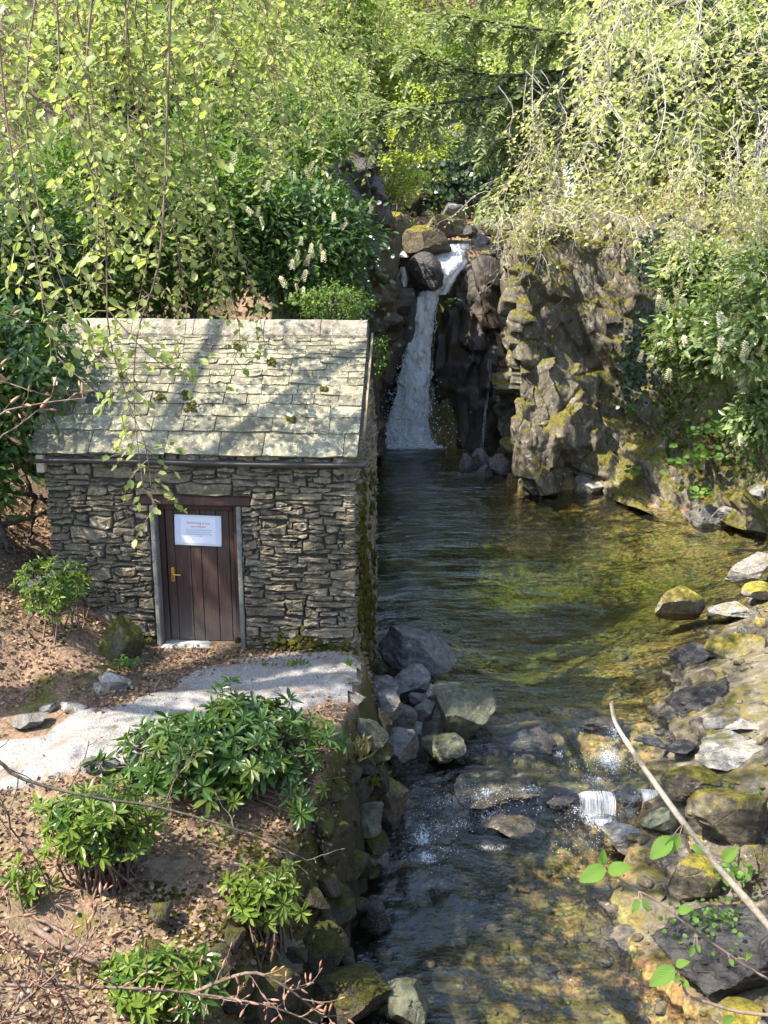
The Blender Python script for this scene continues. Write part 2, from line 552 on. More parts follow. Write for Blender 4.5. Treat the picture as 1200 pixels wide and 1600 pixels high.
def ground_mat():
    t = NT('forest_floor')
    bed = t.attr('bed')
    n1 = t.noise(1.1, 6, .65)
    n2 = t.noise(7, 7, .7)
    n3 = t.noise(38, 5, .75)
    soil = t.ramp(n2, [(.28, (.065, .05, .03)), (.5, (.175, .138, .085)), (.72, (.34, .275, .18))])
    litter = t.ramp(n3, [(.3, (.09, .052, .032)), (.52, (.25, .16, .105)), (.72, (.45, .33, .24))])
    col = t.mix(t.rng(n1, .4, .6, .25, 1), soil, litter)
    mo = t.rng(t.math('ADD', t.noise(1.7, 6, .7, None, .5), t.math('MULTIPLY', t.nz(), .05)), .60, .70, 0, .85)
    col = t.mix(mo, col, t.mix(n3, (.04, .05, .008), (.20, .19, .03)))
    steep = t.rng(t.nz(), .72, .38, 0, 1)
    rk = t.ramp(n2, [(.3, (.04, .034, .024)), (.7, (.17, .14, .095))])
    rk = t.mix(t.rng(t.noise(1.9, 6, .7, None, .4), .40, .56, 0, .9), rk, t.mix(n3, (.025, .028, .006), (.13, .12, .02)))
    col = t.mix(steep, col, rk)
    rk2 = t.ramp(t.noise(5, 8, .7, t.stretch((1, 2.0, 1))), [(.3, (.06, .05, .035)), (.55, (.17, .145, .105)), (.75, (.36, .33, .27))])
    rk2 = t.mix(t.rng(t.noise(2.2, 6, .7, None, .5), .46, .6, 0, .8), rk2, t.mix(n3, (.05, .045, .01), (.24, .20, .04)))
    col = t.mix(t.attr('rocky'), col, rk2)
    v = t.voro(9, None, 'F1', 1)
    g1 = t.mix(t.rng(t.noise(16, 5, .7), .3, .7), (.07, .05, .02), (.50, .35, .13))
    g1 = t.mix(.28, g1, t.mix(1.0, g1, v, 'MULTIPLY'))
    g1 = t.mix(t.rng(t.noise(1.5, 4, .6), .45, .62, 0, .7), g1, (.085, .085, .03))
    shade_bed = t.mix(t.noise(9, 6, .7), (.012, .012, .009), (.075, .066, .045))
    g1 = t.mix(t.attr('sunlit_bed'), shade_bed, g1)  # stream's shaded left and sunlit right are put into the bed colour
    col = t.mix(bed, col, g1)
    h = t.math('ADD', t.math('MULTIPLY', n2, .6), t.math('MULTIPLY', n3, .5))
    h = t.math('ADD', h, t.math('MULTIPLY', t.voro(24, None, 'F1', 0), -.3))
    return t.done(t.principled(Base_Color=col, Roughness=.95, Specular_IOR_Level=.15, Normal=t.bump(h, .8, .05)))


sdg = poly_sd(GX.ravel(), GY.ravel())
V = np.stack([GX.ravel(), GY.ravel(), GZ.ravel()], 1)
gnd = link('ground', mesh_np('ground', V, grid_faces(len(xs), len(ys)), True, {'bed': sstep(.25, -.05, sdg), 'sunlit_bed': np.clip(sstep(.35, 1.2, GX.ravel() - .35 * (GY.ravel() - 7) * sstep(12, 9, GY.ravel()) + .5 * fbm(np.stack([GX.ravel(), GY.ravel(), 0 * GX.ravel()], 1) * 1.1, 3, 4)) + .55 * sstep(10.5, 12, GY.ravel()), 0, 1), 'rocky': sstep(1.2, 1.8, GX.ravel()) * sstep(17, 15, GY.ravel())}), ground_mat())
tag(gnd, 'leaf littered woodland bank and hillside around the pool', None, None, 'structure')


# ---------------------------------------------------------------- gravel path in front of the hut
def path_mat():
    t = NT('pale_gravel')
    v = t.n('RGBToBW', None, {0: t.voro(80, None, 'F1', 1)})
    n = t.noise(3, 6, .65)
    col = t.mix(v, (.15, .14, .128), (.36, .34, .318))
    col = t.mix(t.rng(n, .52, .68, 0, .75), col, (.17, .125, .09))
    col = t.mix(t.attr('edge'), (.20, .14, .10), col)
    h = t.math('ADD', t.voro(70, None, 'F1', 0), t.math('MULTIPLY', t.noise(160, 3, .7), .4))
    return t.done(t.principled(Base_Color=col, Roughness=.95, Normal=t.bump(h, .6, .012), Specular_IOR_Level=.15))


pc = np.array([(-9, 7.2), (-5.0, 7.5), (-3.2, 7.82), (-2.2, 8.45), (-1.3, 9.25), (-.75, 9.45), (.3, 9.5)])   # centre line
pw = np.array([.75, .62, .48, .62, .82, .72, .6])
cl = crom(pc, 160)
cw = crom(pw[:, None], 160)[:, 0]
tn = np.gradient(cl, axis=0); tn /= np.linalg.norm(tn, axis=1, keepdims=True)
nr = np.stack([-tn[:, 1], tn[:, 0]], 1)
sv = np.linspace(-1, 1, 41)
PX = cl[:, None, 0] + nr[:, None, 0] * cw[:, None] * sv[None]
PY = cl[:, None, 1] + nr[:, None, 1] * cw[:, None] * sv[None]
pz = hz(PX.ravel(), PY.ravel()).reshape(PX.shape)
edn = fbm(np.stack([PX.ravel(), PY.ravel(), np.zeros(PX.size)], 1) * 2.2, 4, 31).reshape(PX.shape)
inn = sstep(1.0, .70, np.abs(sv)[None] + .42 * edn)
PZ = pz + .03 * inn - .03 * (1 - inn) + .006 * edn
keep = (poly_sd(PX.ravel(), PY.ravel()) > .30).reshape(PX.shape)
PF = grid_faces(*PX.shape)
PF = PF[keep.ravel()[PF].all(1)]
path = link('path', mesh_np('path', np.stack([PX.ravel(), PY.ravel(), PZ.ravel()], 1), PF, True, {'edge': inn.ravel()}), path_mat())
tag(path, 'pale gravel path passing the hut door', None, None, 'structure')


# ================================================================ cliffs
def loft(name, net, nu, nv, mat, amp=(.28, .22, .07), seed=0, tilt=(.35, .15), cell=(1.1, 1.1, .55), parent=None, label=None):
    C = net if isinstance(net, np.ndarray) else np.array([[at(*q) for q in col] for col in net])
    G = crom(crom(C, nu, 0), nv, 1)
    N = grid_normals(G)
    p = G.reshape(-1, 3)
    q = p.copy()
    q[:, 2] += tilt[0] * p[:, 0] + tilt[1] * p[:, 1]
    q = q + .16 * np.stack([fbm(p * .9 + k * 9.1, 3, seed + 40 + k) for k in range(3)], 1)
    cl_ = np.array(cell)

    def facets(sc, sd):
        f1, f2, cid, off = worley(q / cl_ * sc, sd)
        g = np.stack([np.modf(cid * m)[0] - .5 for m in (37.7, 91.3, 173.9)], 1) * 2
        return (cid - .5) * 1.3 + np.clip((off * g).sum(1), -.9, .9) - .22 * sstep(.07, 0, f2 - f1)
    d = amp[0] * fbm(p * .55, 4, seed) * 1.6
    d = d + amp[1] * facets(1.0, seed + 1) + amp[1] * .52 * facets(2.3, seed + 2) + amp[1] * .08 * facets(5.5, seed + 3)
    d = d + amp[2] * fbm(p * 3.4, 5, seed + 7, .55, True)
    Dg = np.pad(d.reshape(nu, nv), 1, mode='edge')
    Dg = (Dg[:-2] + 2 * Dg[1:-1] + Dg[2:]) / 4
    Dg = (Dg[:, :-2] + 2 * Dg[:, 1:-1] + Dg[:, 2:]) / 4
    p = p + N.reshape(-1, 3) * Dg.reshape(-1, 1)
    o = link(name, mesh_np(name, p, grid_faces(nu, nv), True, None, R(26)), mat, parent)
    return tag(o, label, None, None, 'structure')


right_cliff = [
    [(788, 760, 27.0), (786, 650, 27.0), (786, 560, 27.0), (790, 450, 27), (800, 352, 27)],
    [(797, 776, 24.0), (796, 650, 24.2), (797, 560, 24.4), (800, 450, 24.8), (812, 345, 25.2)],
    [(806, 776, 21.6), (803, 650, 21.8), (805, 560, 22.1), (808, 460, 22.5), (822, 340, 23.3)],
    [(850, 772, 21.3), (848, 660, 21.5), (850, 570, 22.2), (852, 470, 22.5), (866, 335, 23.5)],
    [(905, 764, 21.8), (905, 660, 21.8), (910, 570, 22.4), (915, 470, 22.7), (930, 330, 23.8)],
    [(945, 776, 21.1), (955, 700, 21.8), (965, 610, 22.5), (975, 480, 22.8), (990, 335, 23.8)],
    [(1020, 808, 19.6), (1030, 735, 20.6), (1035, 650, 22.0), (1045, 500, 22.8), (1060, 340, 23.6)],
    [(1090, 818, 19.1), (1100, 745, 19.9), (1110, 665, 21.2), (1120, 520, 22.2), (1140, 360, 23)],
    [(1200, 842, 18.1), (1210, 760, 18.7), (1225, 670, 19.8), (1240, 520, 20.8), (1260, 360, 22)],
    [(1360, 860, 16.5), (1370, 760, 17.2), (1380, 660, 18), (1390, 520, 19.5), (1400, 360, 21)],
]
loft('cliff', right_cliff, 400, 250, M['cliff'], (.13, .30, .03), 21, (.6, .1), (1.1, 1.3, 1.3), None, 'sunlit mossy rock cliff on the right of the pool')
slab = [
    [(672, 712, 28.0), (665, 600, 28.1), (672, 500, 28.2), (690, 440, 28.3), (730, 388, 28.6)],
    [(694, 712, 27.3), (684, 600, 27.4), (690, 500, 27.5), (704, 440, 27.7), (740, 386, 28.2)],
    [(716, 714, 26.6), (703, 600, 26.8), (710, 490, 27.0), (724, 425, 27.3), (752, 384, 28.0)],
    [(752, 722, 26.2), (750, 600, 26.4), (750, 490, 26.6), (756, 420, 27.0), (780, 374, 27.8)],
    [(785, 740, 26.5), (785, 600, 26.9), (780, 490, 26.9), (785, 420, 27.2), (810, 366, 28)],
    [(850, 750, 27.6), (850, 600, 27.8), (850, 490, 27.8), (850, 420, 28), (860, 360, 28.5)],
]
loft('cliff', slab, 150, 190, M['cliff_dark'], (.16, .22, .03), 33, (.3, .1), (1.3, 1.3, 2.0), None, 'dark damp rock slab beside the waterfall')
lcliff = [
    [(400, 740, 18.5), (400, 620, 18.5), (400, 500, 18.6), (400, 380, 19), (400, 260, 19.5)],
    [(500, 730, 19.8), (500, 620, 19.8), (505, 500, 19.9), (510, 370, 20.2), (515, 255, 20.8)],
    [(555, 722, 21.2), (552, 610, 21.3), (556, 490, 21.4), (560, 365, 21.6), (566, 246, 22)],
    [(588, 712, 22.8), (582, 610, 22.4), (586, 500, 22.3), (590, 385, 22.2), (596, 250, 22.4)],
    [(590, 708, 25.6), (604, 610, 25.6), (622, 500, 25.8), (616, 425, 26), (600, 335, 26)],
    [(604, 705, 27.2), (626, 605, 27.3), (642, 500, 27.5), (632, 440, 27.7), (622, 395, 27.9)],
    [(660, 706, 28.3), (660, 600, 28.4), (670, 500, 28.5), (665, 440, 28.7), (660, 400, 29)],
    [(720, 706, 28.6), (720, 600, 28.7), (720, 500, 28.8), (720, 440, 29), (720, 400, 29.4)],
]
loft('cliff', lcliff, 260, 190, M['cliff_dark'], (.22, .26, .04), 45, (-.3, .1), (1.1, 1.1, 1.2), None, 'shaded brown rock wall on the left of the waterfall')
bcliff = [[(x, 352, y), (x, 300, y + .1), (x, 250, y + .3), (x, 190, y + .8)] for x, y in ((560, 33.5), (620, 32.6), (690, 32.4), (760, 32.4), (830, 31.8), (900, 31.5))]
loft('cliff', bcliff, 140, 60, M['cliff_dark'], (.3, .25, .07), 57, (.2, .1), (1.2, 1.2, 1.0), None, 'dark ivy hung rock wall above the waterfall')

# bedrock of the right shore, broken into low blocks and ledges
yy_ = np.array([4.4, 5.6, 6.8, 8.0, 9.2, 10.4, 11.6, 12.8, 14.2, 15.8, 17.4])
xr = np.interp(yy_, [y for y, x in RIGHT[::-1]], [x for y, x in RIGHT[::-1]])
net = []
for off in (-.12, .1, .45, 1.0, 1.8, 2.9, 4.3):
    row = []
    for y, x in zip(yy_, xr):
        X_ = x + off
        zb = float(ground_z(np.array([X_]), np.array([y]))[0])
        lev = np.interp(y, [4, 9, 10.6, 20], [-.56, -.46, -.05, 0])
        row.append((X_, y, (lev - .3 if off < 0 else lev - .08 if off < .2 else max(zb - .06, lev - .06 + .05 * off))))
    net.append(row)
loft('shore_rock', np.array(net, float), 190, 330, M['shore'], (.08, .20, .025), 88, (.5, .4), (.55, .38, .42), None, 'mossy broken bedrock along the right shore')

# ================================================================ water
def water_mat():
    t = NT('clear_stream_water')
    p = t.pos()
    w1 = t.noise(1.5, 4, .55, t.stretch((.7, 2.1, 1.0), p), .5)
    w2 = t.noise(6.0, 3, .55, t.stretch((.7, 1.8, 1.0), p), .6)
    rough = t.attr('rough')
    w3 = t.noise(15, 4, .6, p, .8)
    h = t.math('ADD', t.math('MULTIPLY', w1, .7), t.math('MULTIPLY', w2, .30))
    h = t.math('ADD', h, t.math('MULTIPLY', t.math('MULTIPLY', w3, rough), .3))
    calm = t.rng(t.noise(.55, 3, .5, t.stretch((.8, 1.3, 1), p)), .36, .64, .35, 1.35)
    h = t.math('MULTIPLY', h, calm)
    nrm = t.bump(h, 1.0, .11)
    nrf = t.bump(h, 1.0, .045)
    fr = t.n('Fresnel', None, {'IOR': 1.62, 'Normal': nrf})
    gl = t.n('BsdfGlossy', None, {'Color': (1, 1, 1, 1), 'Roughness': .012, 'Normal': nrm})
    tr = t.n('BsdfTransparent', None, {'Color': (.97, .98, .95, 1)})
    m = t.n('MixShader', None, {0: fr, 1: tr, 2: gl})
    fo = t.attr('foam')
    fn = t.noise(15, 8, .8, t.stretch((1.7, .75, 1.0), p), 2.2)
    fn2 = t.noise(70, 4, .7, p, .6)
    fc = t.math('ADD', t.math('MULTIPLY', t.math('SUBTRACT', fn, .5), 3.2), .5)
    fd = t.math('ADD', t.math('MULTIPLY', t.math('SUBTRACT', fn2, .5), 3.0), .5)
    f = t.math('ADD', t.math('MULTIPLY', fo, .95), t.math('ADD', t.math('MULTIPLY', fc, .55), t.math('MULTIPLY', fd, .30)))
    f = t.math('MULTIPLY', t.rng(f, .92, 1.36, 0, .94), t.rng(fo, .1, .35))
    wf = t.principled(Base_Color=(.86, .89, .91), Roughness=.5, Normal=t.bump(fn, .8, .05))
    m2 = t.n('MixShader', None, {0: f, 1: m, 2: wf})
    vol = t.n('VolumeAbsorption', None, {'Color': (.42, .62, .20, 1), 'Density': .5})
    return t.done(m2, vol)


M['water'] = water_mat()
wx = np.arange(-1.7, 7.6, .045)
wy = np.concatenate([np.arange(3.2, 11.6, .038), np.arange(11.65, 27.6, .09)])
AX, AY = np.meshgrid(wx, wy, indexing='ij')
fx, fy = AX.ravel(), AY.ravel()
wsd = poly_sd(fx, fy)
wl = water_level(fx, fy)
P2 = np.stack([fx, fy, np.zeros_like(fx)], 1)
gy, gx = np.abs(water_level(fx, fy + .06) - water_level(fx, fy - .06)) / .12, 0
turb = np.clip(gy * 2.6, 0, 1.2) + .45 * sstep(10.9, 9.6, fy)
# smooth humps of the lip rocks and breaking water
z = wl + .042 * turb * fbm(P2 * 3.6, 4, 71, .6) * 2 + .034 * turb * fbm(P2 * np.array([9, 6, 1]), 3, 73)
z += .0065 * fbm(P2 * np.array([1.1, 3.2, 1]), 3, 75) * sstep(10.2, 11.5, fy)
rc = np.hypot(fx - 1.5, (fy - 11.6) * 1.1)
z += .006 * np.sin(rc * 11.0 - 1.0) * np.exp(-((rc - .9) / 1.5) ** 2) * sstep(10.8, 11.4, fy)
rc2 = np.hypot(fx - .8, (fy - 26.2))
z += .02 * np.sin(rc2 * 5.0) * np.exp(-rc2 / 3.0)


def foam_spots(spots):
    f = np.zeros_like(fx)
    for (a, b, zz, rx, ry, s) in spots:
        c = on(a, b, zz)
        k = mpp(c)
        look = (CAM_H - zz) / math.hypot(c[1], CAM_H - zz)
        f = np.maximum(f, s * np.exp(-(((fx - c[0]) / (rx * k)) ** 2 + ((fy - c[1]) / (ry * k / look)) ** 2)))
    return f


foam = foam_spots([(632, 702, 0, 64, 9, 1.2), (596, 700, 0, 40, 9, 1.0), (680, 699, 0, 30, 8, .8), (640, 712, 0, 80, 8, .6),
                   (950, 1185, -.2, 40, 22, .78), (872, 1170, -.15, 16, 10, .75), (935, 1272, -.44, 40, 20, .9), (900, 1262, -.42, 60, 9, .62), (1000, 1262, -.42, 26, 8, .6),
                   (930, 1215, -.22, 50, 16, .6), (920, 1310, -.46, 26, 34, .5), (765, 1248, -.3, 34, 16, .75), (690, 1240, -.25, 40, 14, .62), (820, 1232, -.22, 60, 10, .6), (960, 1150, -.1, 22, 20, .6), (720, 1275, -.35, 40, 14, .6),
                   (660, 1305, -.4, 20, 26, .78), (668, 1345, -.46, 26, 14, .75), (690, 1290, -.38, 44, 18, .58), (770, 1318, -.44, 40, 9, .7), (700, 1330, -.46, 44, 12, .58), (640, 1240, -.2, 24, 20, .5)])
foam = np.maximum(foam, .30 * np.clip(gy * 2.2, 0, 1) * (fbm(P2 * 5, 3, 77) > .05))
WF = grid_faces(*AX.shape)
ok = (wsd < .32)
WF = WF[ok[WF].any(1)]
used, invx = np.unique(WF, return_inverse=True)
WF = invx.reshape(WF.shape)
TV = np.stack([fx, fy, z], 1)[used]
nT = len(TV)
BV = TV.copy()
BV[:, 2] = -4.0
e = np.concatenate([WF[:, [0, 1]], WF[:, [1, 2]], WF[:, [2, 3]], WF[:, [3, 0]]])
key = np.sort(e, 1)
_, idx, cnt = np.unique(key[:, 0].astype(np.int64) * nT + key[:, 1], return_index=True, return_counts=True)
be = e[idx[cnt == 1]]
side = np.stack([be[:, 1], be[:, 0], be[:, 0] + nT, be[:, 1] + nT], 1)
wme = mesh_np('pool_water', np.concatenate([TV, BV]), np.concatenate([WF, WF[:, ::-1] + nT, side]), True,
              {'foam': np.concatenate([foam[used], np.zeros(nT)]), 'rough': np.concatenate([np.clip(turb * 1.2 + .12, 0, 1)[used], np.zeros(nT)])})
wob = link('water', wme, M['water'])
tag(wob, 'green pool and rippling brown stream below the waterfall', None, None, 'structure')


def fall_mat(name, dens):
    t = NT(name)
    u = t.attr('u')
    v = t.attr('v')
    vec = t.n('CombineXYZ', None, {0: t.math('MULTIPLY', u, 8.0), 1: t.math('MULTIPLY', v, .9), 2: dens * 7})
    n1 = t.noise(2.0, 7, .72, vec, .5)
    vec2 = t.n('CombineXYZ', None, {0: t.math('MULTIPLY', u, 16.0), 1: t.math('MULTIPLY', v, 7), 2: 1.0})
    n2 = t.noise(2.2, 6, .75, vec2, .8)
    n = t.math('ADD', t.math('MULTIPLY', n1, .62), t.math('MULTIPLY', n2, .4))
    n = t.math('ADD', t.math('MULTIPLY', t.math('SUBTRACT', n, .5), 2.6), .5)
    edge = t.rng(t.attr('e'), .5, 1.0, 0, .34)
    f = t.rng(t.math('SUBTRACT', n, edge), .50 - .58 * dens, .72 - .58 * dens, 0, 1)
    col = t.mix(t.rng(n, .05, .5), (.80, .84, .88), (.98, .985, .99))
    a = t.principled(Base_Color=col, Roughness=.45, Normal=t.bump(n, .5, .06), Specular_IOR_Level=.8)
    a = t.n('MixShader', None, {0: .4, 1: a, 2: t.n('BsdfTranslucent', None, {0: (.9, .92, .95, 1)})})
    tr = t.n('BsdfTransparent', None, {0: (.9, .93, .96, 1)})
    return t.done(t.n('MixShader', None, {0: f, 1: tr, 2: a}))


M['fall_a'] = fall_mat('white_water_core', 1.0)
M['fall_b'] = fall_mat('white_water_veil', .45)
M['fall_d'] = fall_mat('ledge_water', .28)
M['fall_c'] = fall_mat('white_water_trickle', .05)


def ribbon(name, ctrl, width, mat, nu=26, nv=200, amp=.06, seed=0, off=0.0, bulge=.15, parent=None):
    C = crom(np.array([at(*q) for q in ctrl]), nv)
    Wd = crom(np.array(width, float)[:, None], nv)[:, 0] * np.array([mpp(c) for c in C])
    u = np.linspace(0, 1, nu)
    G = np.repeat(C[None], nu, 0)
    G[:, :, 0] += (u[:, None] - .5) * Wd[None]
    G[:, :, 1] -= bulge * (1 - (2 * u[:, None] - 1) ** 2) + off
    p = G.reshape(-1, 3)
    n = fbm(p * np.array([7, 2, 2.0]), 4, seed, .6)
    n2 = fbm(p * np.array([3, 1, 5.0]), 3, seed + 3, .6)
    p[:, 1] -= amp * n * 2
    p[:, 0] += amp * n2 * .8
    vv = np.repeat(np.concatenate([[0], np.cumsum(np.linalg.norm(np.diff(C, axis=0), axis=1))])[None], nu, 0).ravel()
    uu = np.repeat(u[:, None], nv, 1).ravel()
    return link(name, mesh_np(name, p, grid_faces(nu, nv), True, {'u': uu, 'v': vv, 'e': np.abs(uu - .5) * 2}), mat, parent)


fall = empty('waterfall', tuple(on(635, 697, 0)), 'white waterfall plunging down a dark cleft into the pool', 'waterfall')
finv = Matrix.Translation(-Vector(fall.location))


def fp(o, root=None):
    root = root or fall
    o.parent = root
    o.matrix_parent_inverse = Matrix.Translation(-Vector(root.location))
    return o


main = [(712, 381, 28.2), (700, 398, 27.7), (690, 418, 27.2), (677, 445, 26.9), (665, 475, 26.75), (659, 505, 26.65), (653, 545, 26.6), (648, 585, 26.5), (643, 625, 26.45), (636, 665, 26.4), (630, 702, 26.35)]
fp(ribbon('water_sheet', main, [42, 58, 48, 33, 33, 38, 41, 46, 55, 70, 92], M['fall_a'], 30, 240, .07, 5))
fp(ribbon('water_veil', main, [46, 62, 54, 38, 38, 45, 50, 57, 68, 86, 112], M['fall_b'], 30, 240, .10, 15, .14, .18))
fp(ribbon('splash', [(632, 655, 26.3), (630, 675, 26.2), (628, 688, 26.1), (626, 701, 26.0)], [54, 78, 108, 136], M['fall_b'], 40, 40, .16, 51, 0, .15))
fp(ribbon('water_veil', [(736, 384, 28.1), (729, 396, 27.8), (722, 412, 27.5), (708, 432, 27.2), (690, 460, 26.9)], [14, 16, 16, 18, 20], M['fall_b'], 12, 60, .04, 25, .05, .1))
t_side = empty('waterfall', tuple(at(632, 470, 27.2)), 'thin white side trickle between dark boulders left of main waterfall', 'waterfall')
fp(ribbon('water_sheet', [(628, 380, 27.6), (630, 392, 27.5), (631, 402, 27.3)], [16, 18, 16], M['fall_a'], 8, 24, .03, 31), t_side)
fp(ribbon('water_sheet', [(632, 417, 27.2), (633, 432, 27.1), (631, 448, 27.0)], [14, 12, 9], M['fall_a'], 8, 30, .03, 33), t_side)
t_tr = empty('waterfall', tuple(at(757, 700, 26)), 'faint water trickle down the damp slab right of the waterfall', 'waterfall')
fp(ribbon('water_sheet', [(764, 560, 26.05), (766, 590, 26.0), (760, 625, 25.9), (757, 660, 25.8), (754, 690, 25.7), (750, 715, 25.6)], [9, 7, 6, 9, 8, 12], M['fall_c'], 6, 90, .04, 35), t_tr)
t_up = empty('waterfall', tuple(at(897, 305, 30.5)), 'distant pale upper waterfall glimpsed through twigs above the cliff', 'waterfall')
fp(ribbon('water_sheet', [(893, 252, 30.9), (896, 270, 30.6), (898, 288, 30.4), (900, 308, 30.3)], [26, 32, 30, 34], M['fall_a'], 16, 40, .05, 37), t_up)
# little ledge fall of the stream
t_lg = empty('waterfall', tuple(on(930, 1262, -.45)), 'small white water curtain spilling over a stream ledge', 'waterfall')


def ledge(pts, seed):
    G = []
    for (a, b) in pts:
        P = on(a, b, -.24)
        G.append([P + np.array([0, .04, .02]), P + np.array([0, -.04, .0]), P + np.array([0, -.075, -.07]), P + np.array([0, -.09, -.16])])
    G = crom(crom(np.array(G), 40, 0), 20, 1)
    p = G.reshape(-1, 3)
    p[:, 1] -= .02 * fbm(p * np.array([20, 3, 4]), 3, seed)
    uu = np.repeat(np.linspace(0, 1, 40)[:, None], 20, 1).ravel()
    vv = np.repeat(np.linspace(0, .35, 20)[None], 40, 0).ravel()
    return link('water_sheet', mesh_np('water_sheet', p, grid_faces(40, 20), True, {'u': uu * 2.2, 'v': vv, 'e': np.abs(uu - .5) * 1.7}), M['fall_d'])


fp(ledge([(902, 1246), (915, 1243), (930, 1242), (950, 1243), (962, 1246)], 3), t_lg)
fp(ledge([(1000, 1240), (1015, 1239), (1032, 1241)], 4), t_lg)

# spray beads at the foot of the fall and at the ledge (too fine to count)
bead = np.array([[1, 0, 0], [-1, 0, 0], [0, 1, 0], [0, -1, 0], [0, 0, 1], [0, 0, -1]], float)
beadF = np.array([[0, 2, 4], [2, 1, 4], [1, 3, 4], [3, 0, 4], [2, 0, 5], [1, 2, 5], [3, 1, 5], [0, 3, 5]])
BP, BS = [], []
for k in range(900):
    t_ = rng.random() ** .6
    c = at(640 - 8 * t_ + rng.normal(0, 12 + 26 * t_), 560 + 135 * t_ + rng.normal(0, 8), 26.2 - rng.random() * .5)
    BP.append(c); BS.append(.008 + .014 * rng.random())
for k in range(1500):
    a_, q_ = rng.uniform(0, 6.28), rng.random() ** .5
    c = at(632 + 54 * q_ * math.cos(a_) + rng.normal(0, 6), 701 - abs(rng.normal(0, 9)) * (1.25 - q_), 26.0 + .45 * q_ * math.sin(a_))
    BP.append(c); BS.append(.010 + .022 * rng.random())
for k in range(900):
    a, b, zz, sx, sy = [(935, 1270, -.42, 40, 16), (945, 1190, -.18, 40, 14), (770, 1245, -.26, 40, 12), (920, 1310, -.44, 26, 30), (665, 1310, -.4, 24, 26)][rng.integers(5)]
    c = on(a + rng.normal(0, sx), b + rng.normal(0, sy), zz + .03 + .05 * rng.random())
    BP.append(c); BS.append(.002 + .003 * rng.random())
BP = np.array(BP); BS = np.array(BS)
SV = (BP[:, None] + BS[:, None, None] * bead[None]).reshape(-1, 3)
SF = (beadF[None] + 6 * np.arange(len(BP))[:, None, None]).reshape(-1, 3)
spray = link('spray', mesh_np('spray', SV, SF), plain_mat('spray_drops', (.85, .88, .9), .3))
tag(spray, 'fine white spray drops at the falls', None, None, 'stuff')

# ================================================================ the stone hut
HA = np.array([-3.56, 10.47]); HB = np.array([-.30, 10.20])
HW = float(np.linalg.norm(HB - HA))
hut_rot = math.atan2(HB[1] - HA[1], HB[0] - HA[0])
HZ = .97
HD = 2.3
EAVE, RISE = 2.17, 1.15
hut = empty('stone_hut', (HA[0], HA[1], HZ), 'small drystone hut with slate roof and brown door beside the pool', 'hut')
hut.rotation_euler = (0, 0, hut_rot)


def part(name, me, mat, parent=None, loc=None, rot=None):
    o = link(name, me, mat, parent or hut)
    if loc is not None: o.location = loc
    if rot is not None: o.rotation_euler = rot
    return o


DX0, DX1, DZ = 1.16, 2.03, 1.60         # door opening (with frame) and the top of the frame
# hollow body behind the facing stones: dark core walls
b = .022
core = []
for (x0, x1, y0, y1, z0, z1) in ((.0 + b, DX0 - .06, b, .4, -.5, EAVE), (DX1 + .06, HW - b, b, .4, -.5, EAVE), (DX0 - .06, DX1 + .06, b, .4, DZ + .02, EAVE)):
    core.append((x0, x1, y0, y1, z0, z1))
VV, FF, k = [], [], 0
for c in core + [(b, .4, .4, HD - b, -.5, EAVE), (HW - .4, HW - b, .4, HD - b, -1.3, EAVE), (.4, HW - .4, HD - .4, HD - b, -.5, EAVE)]:
    v, f = box_vf(*c)
    VV.append(v); FF.append(f + k); k += 8
wall = part('wall', mesh_np('wall', np.concatenate(VV), np.concatenate(FF), False), M['wallbase'])
for nm, x in (('gable', b), ('gable', HW - b - .25)):
    v = np.array([[x, b, EAVE - .01], [x, HD - b, EAVE - .01], [x, HD / 2, EAVE + RISE - .06], [x + .25, b, EAVE - .01], [x + .25, HD - b, EAVE - .01], [x + .25, HD / 2, EAVE + RISE - .06]])
    part(nm, mesh_np(nm, v, [np.array([[0, 1, 2], [3, 5, 4]]), np.array([[0, 3, 4, 1], [1, 4, 5, 2], [2, 5, 3, 0]])], False), M['wallbase'])


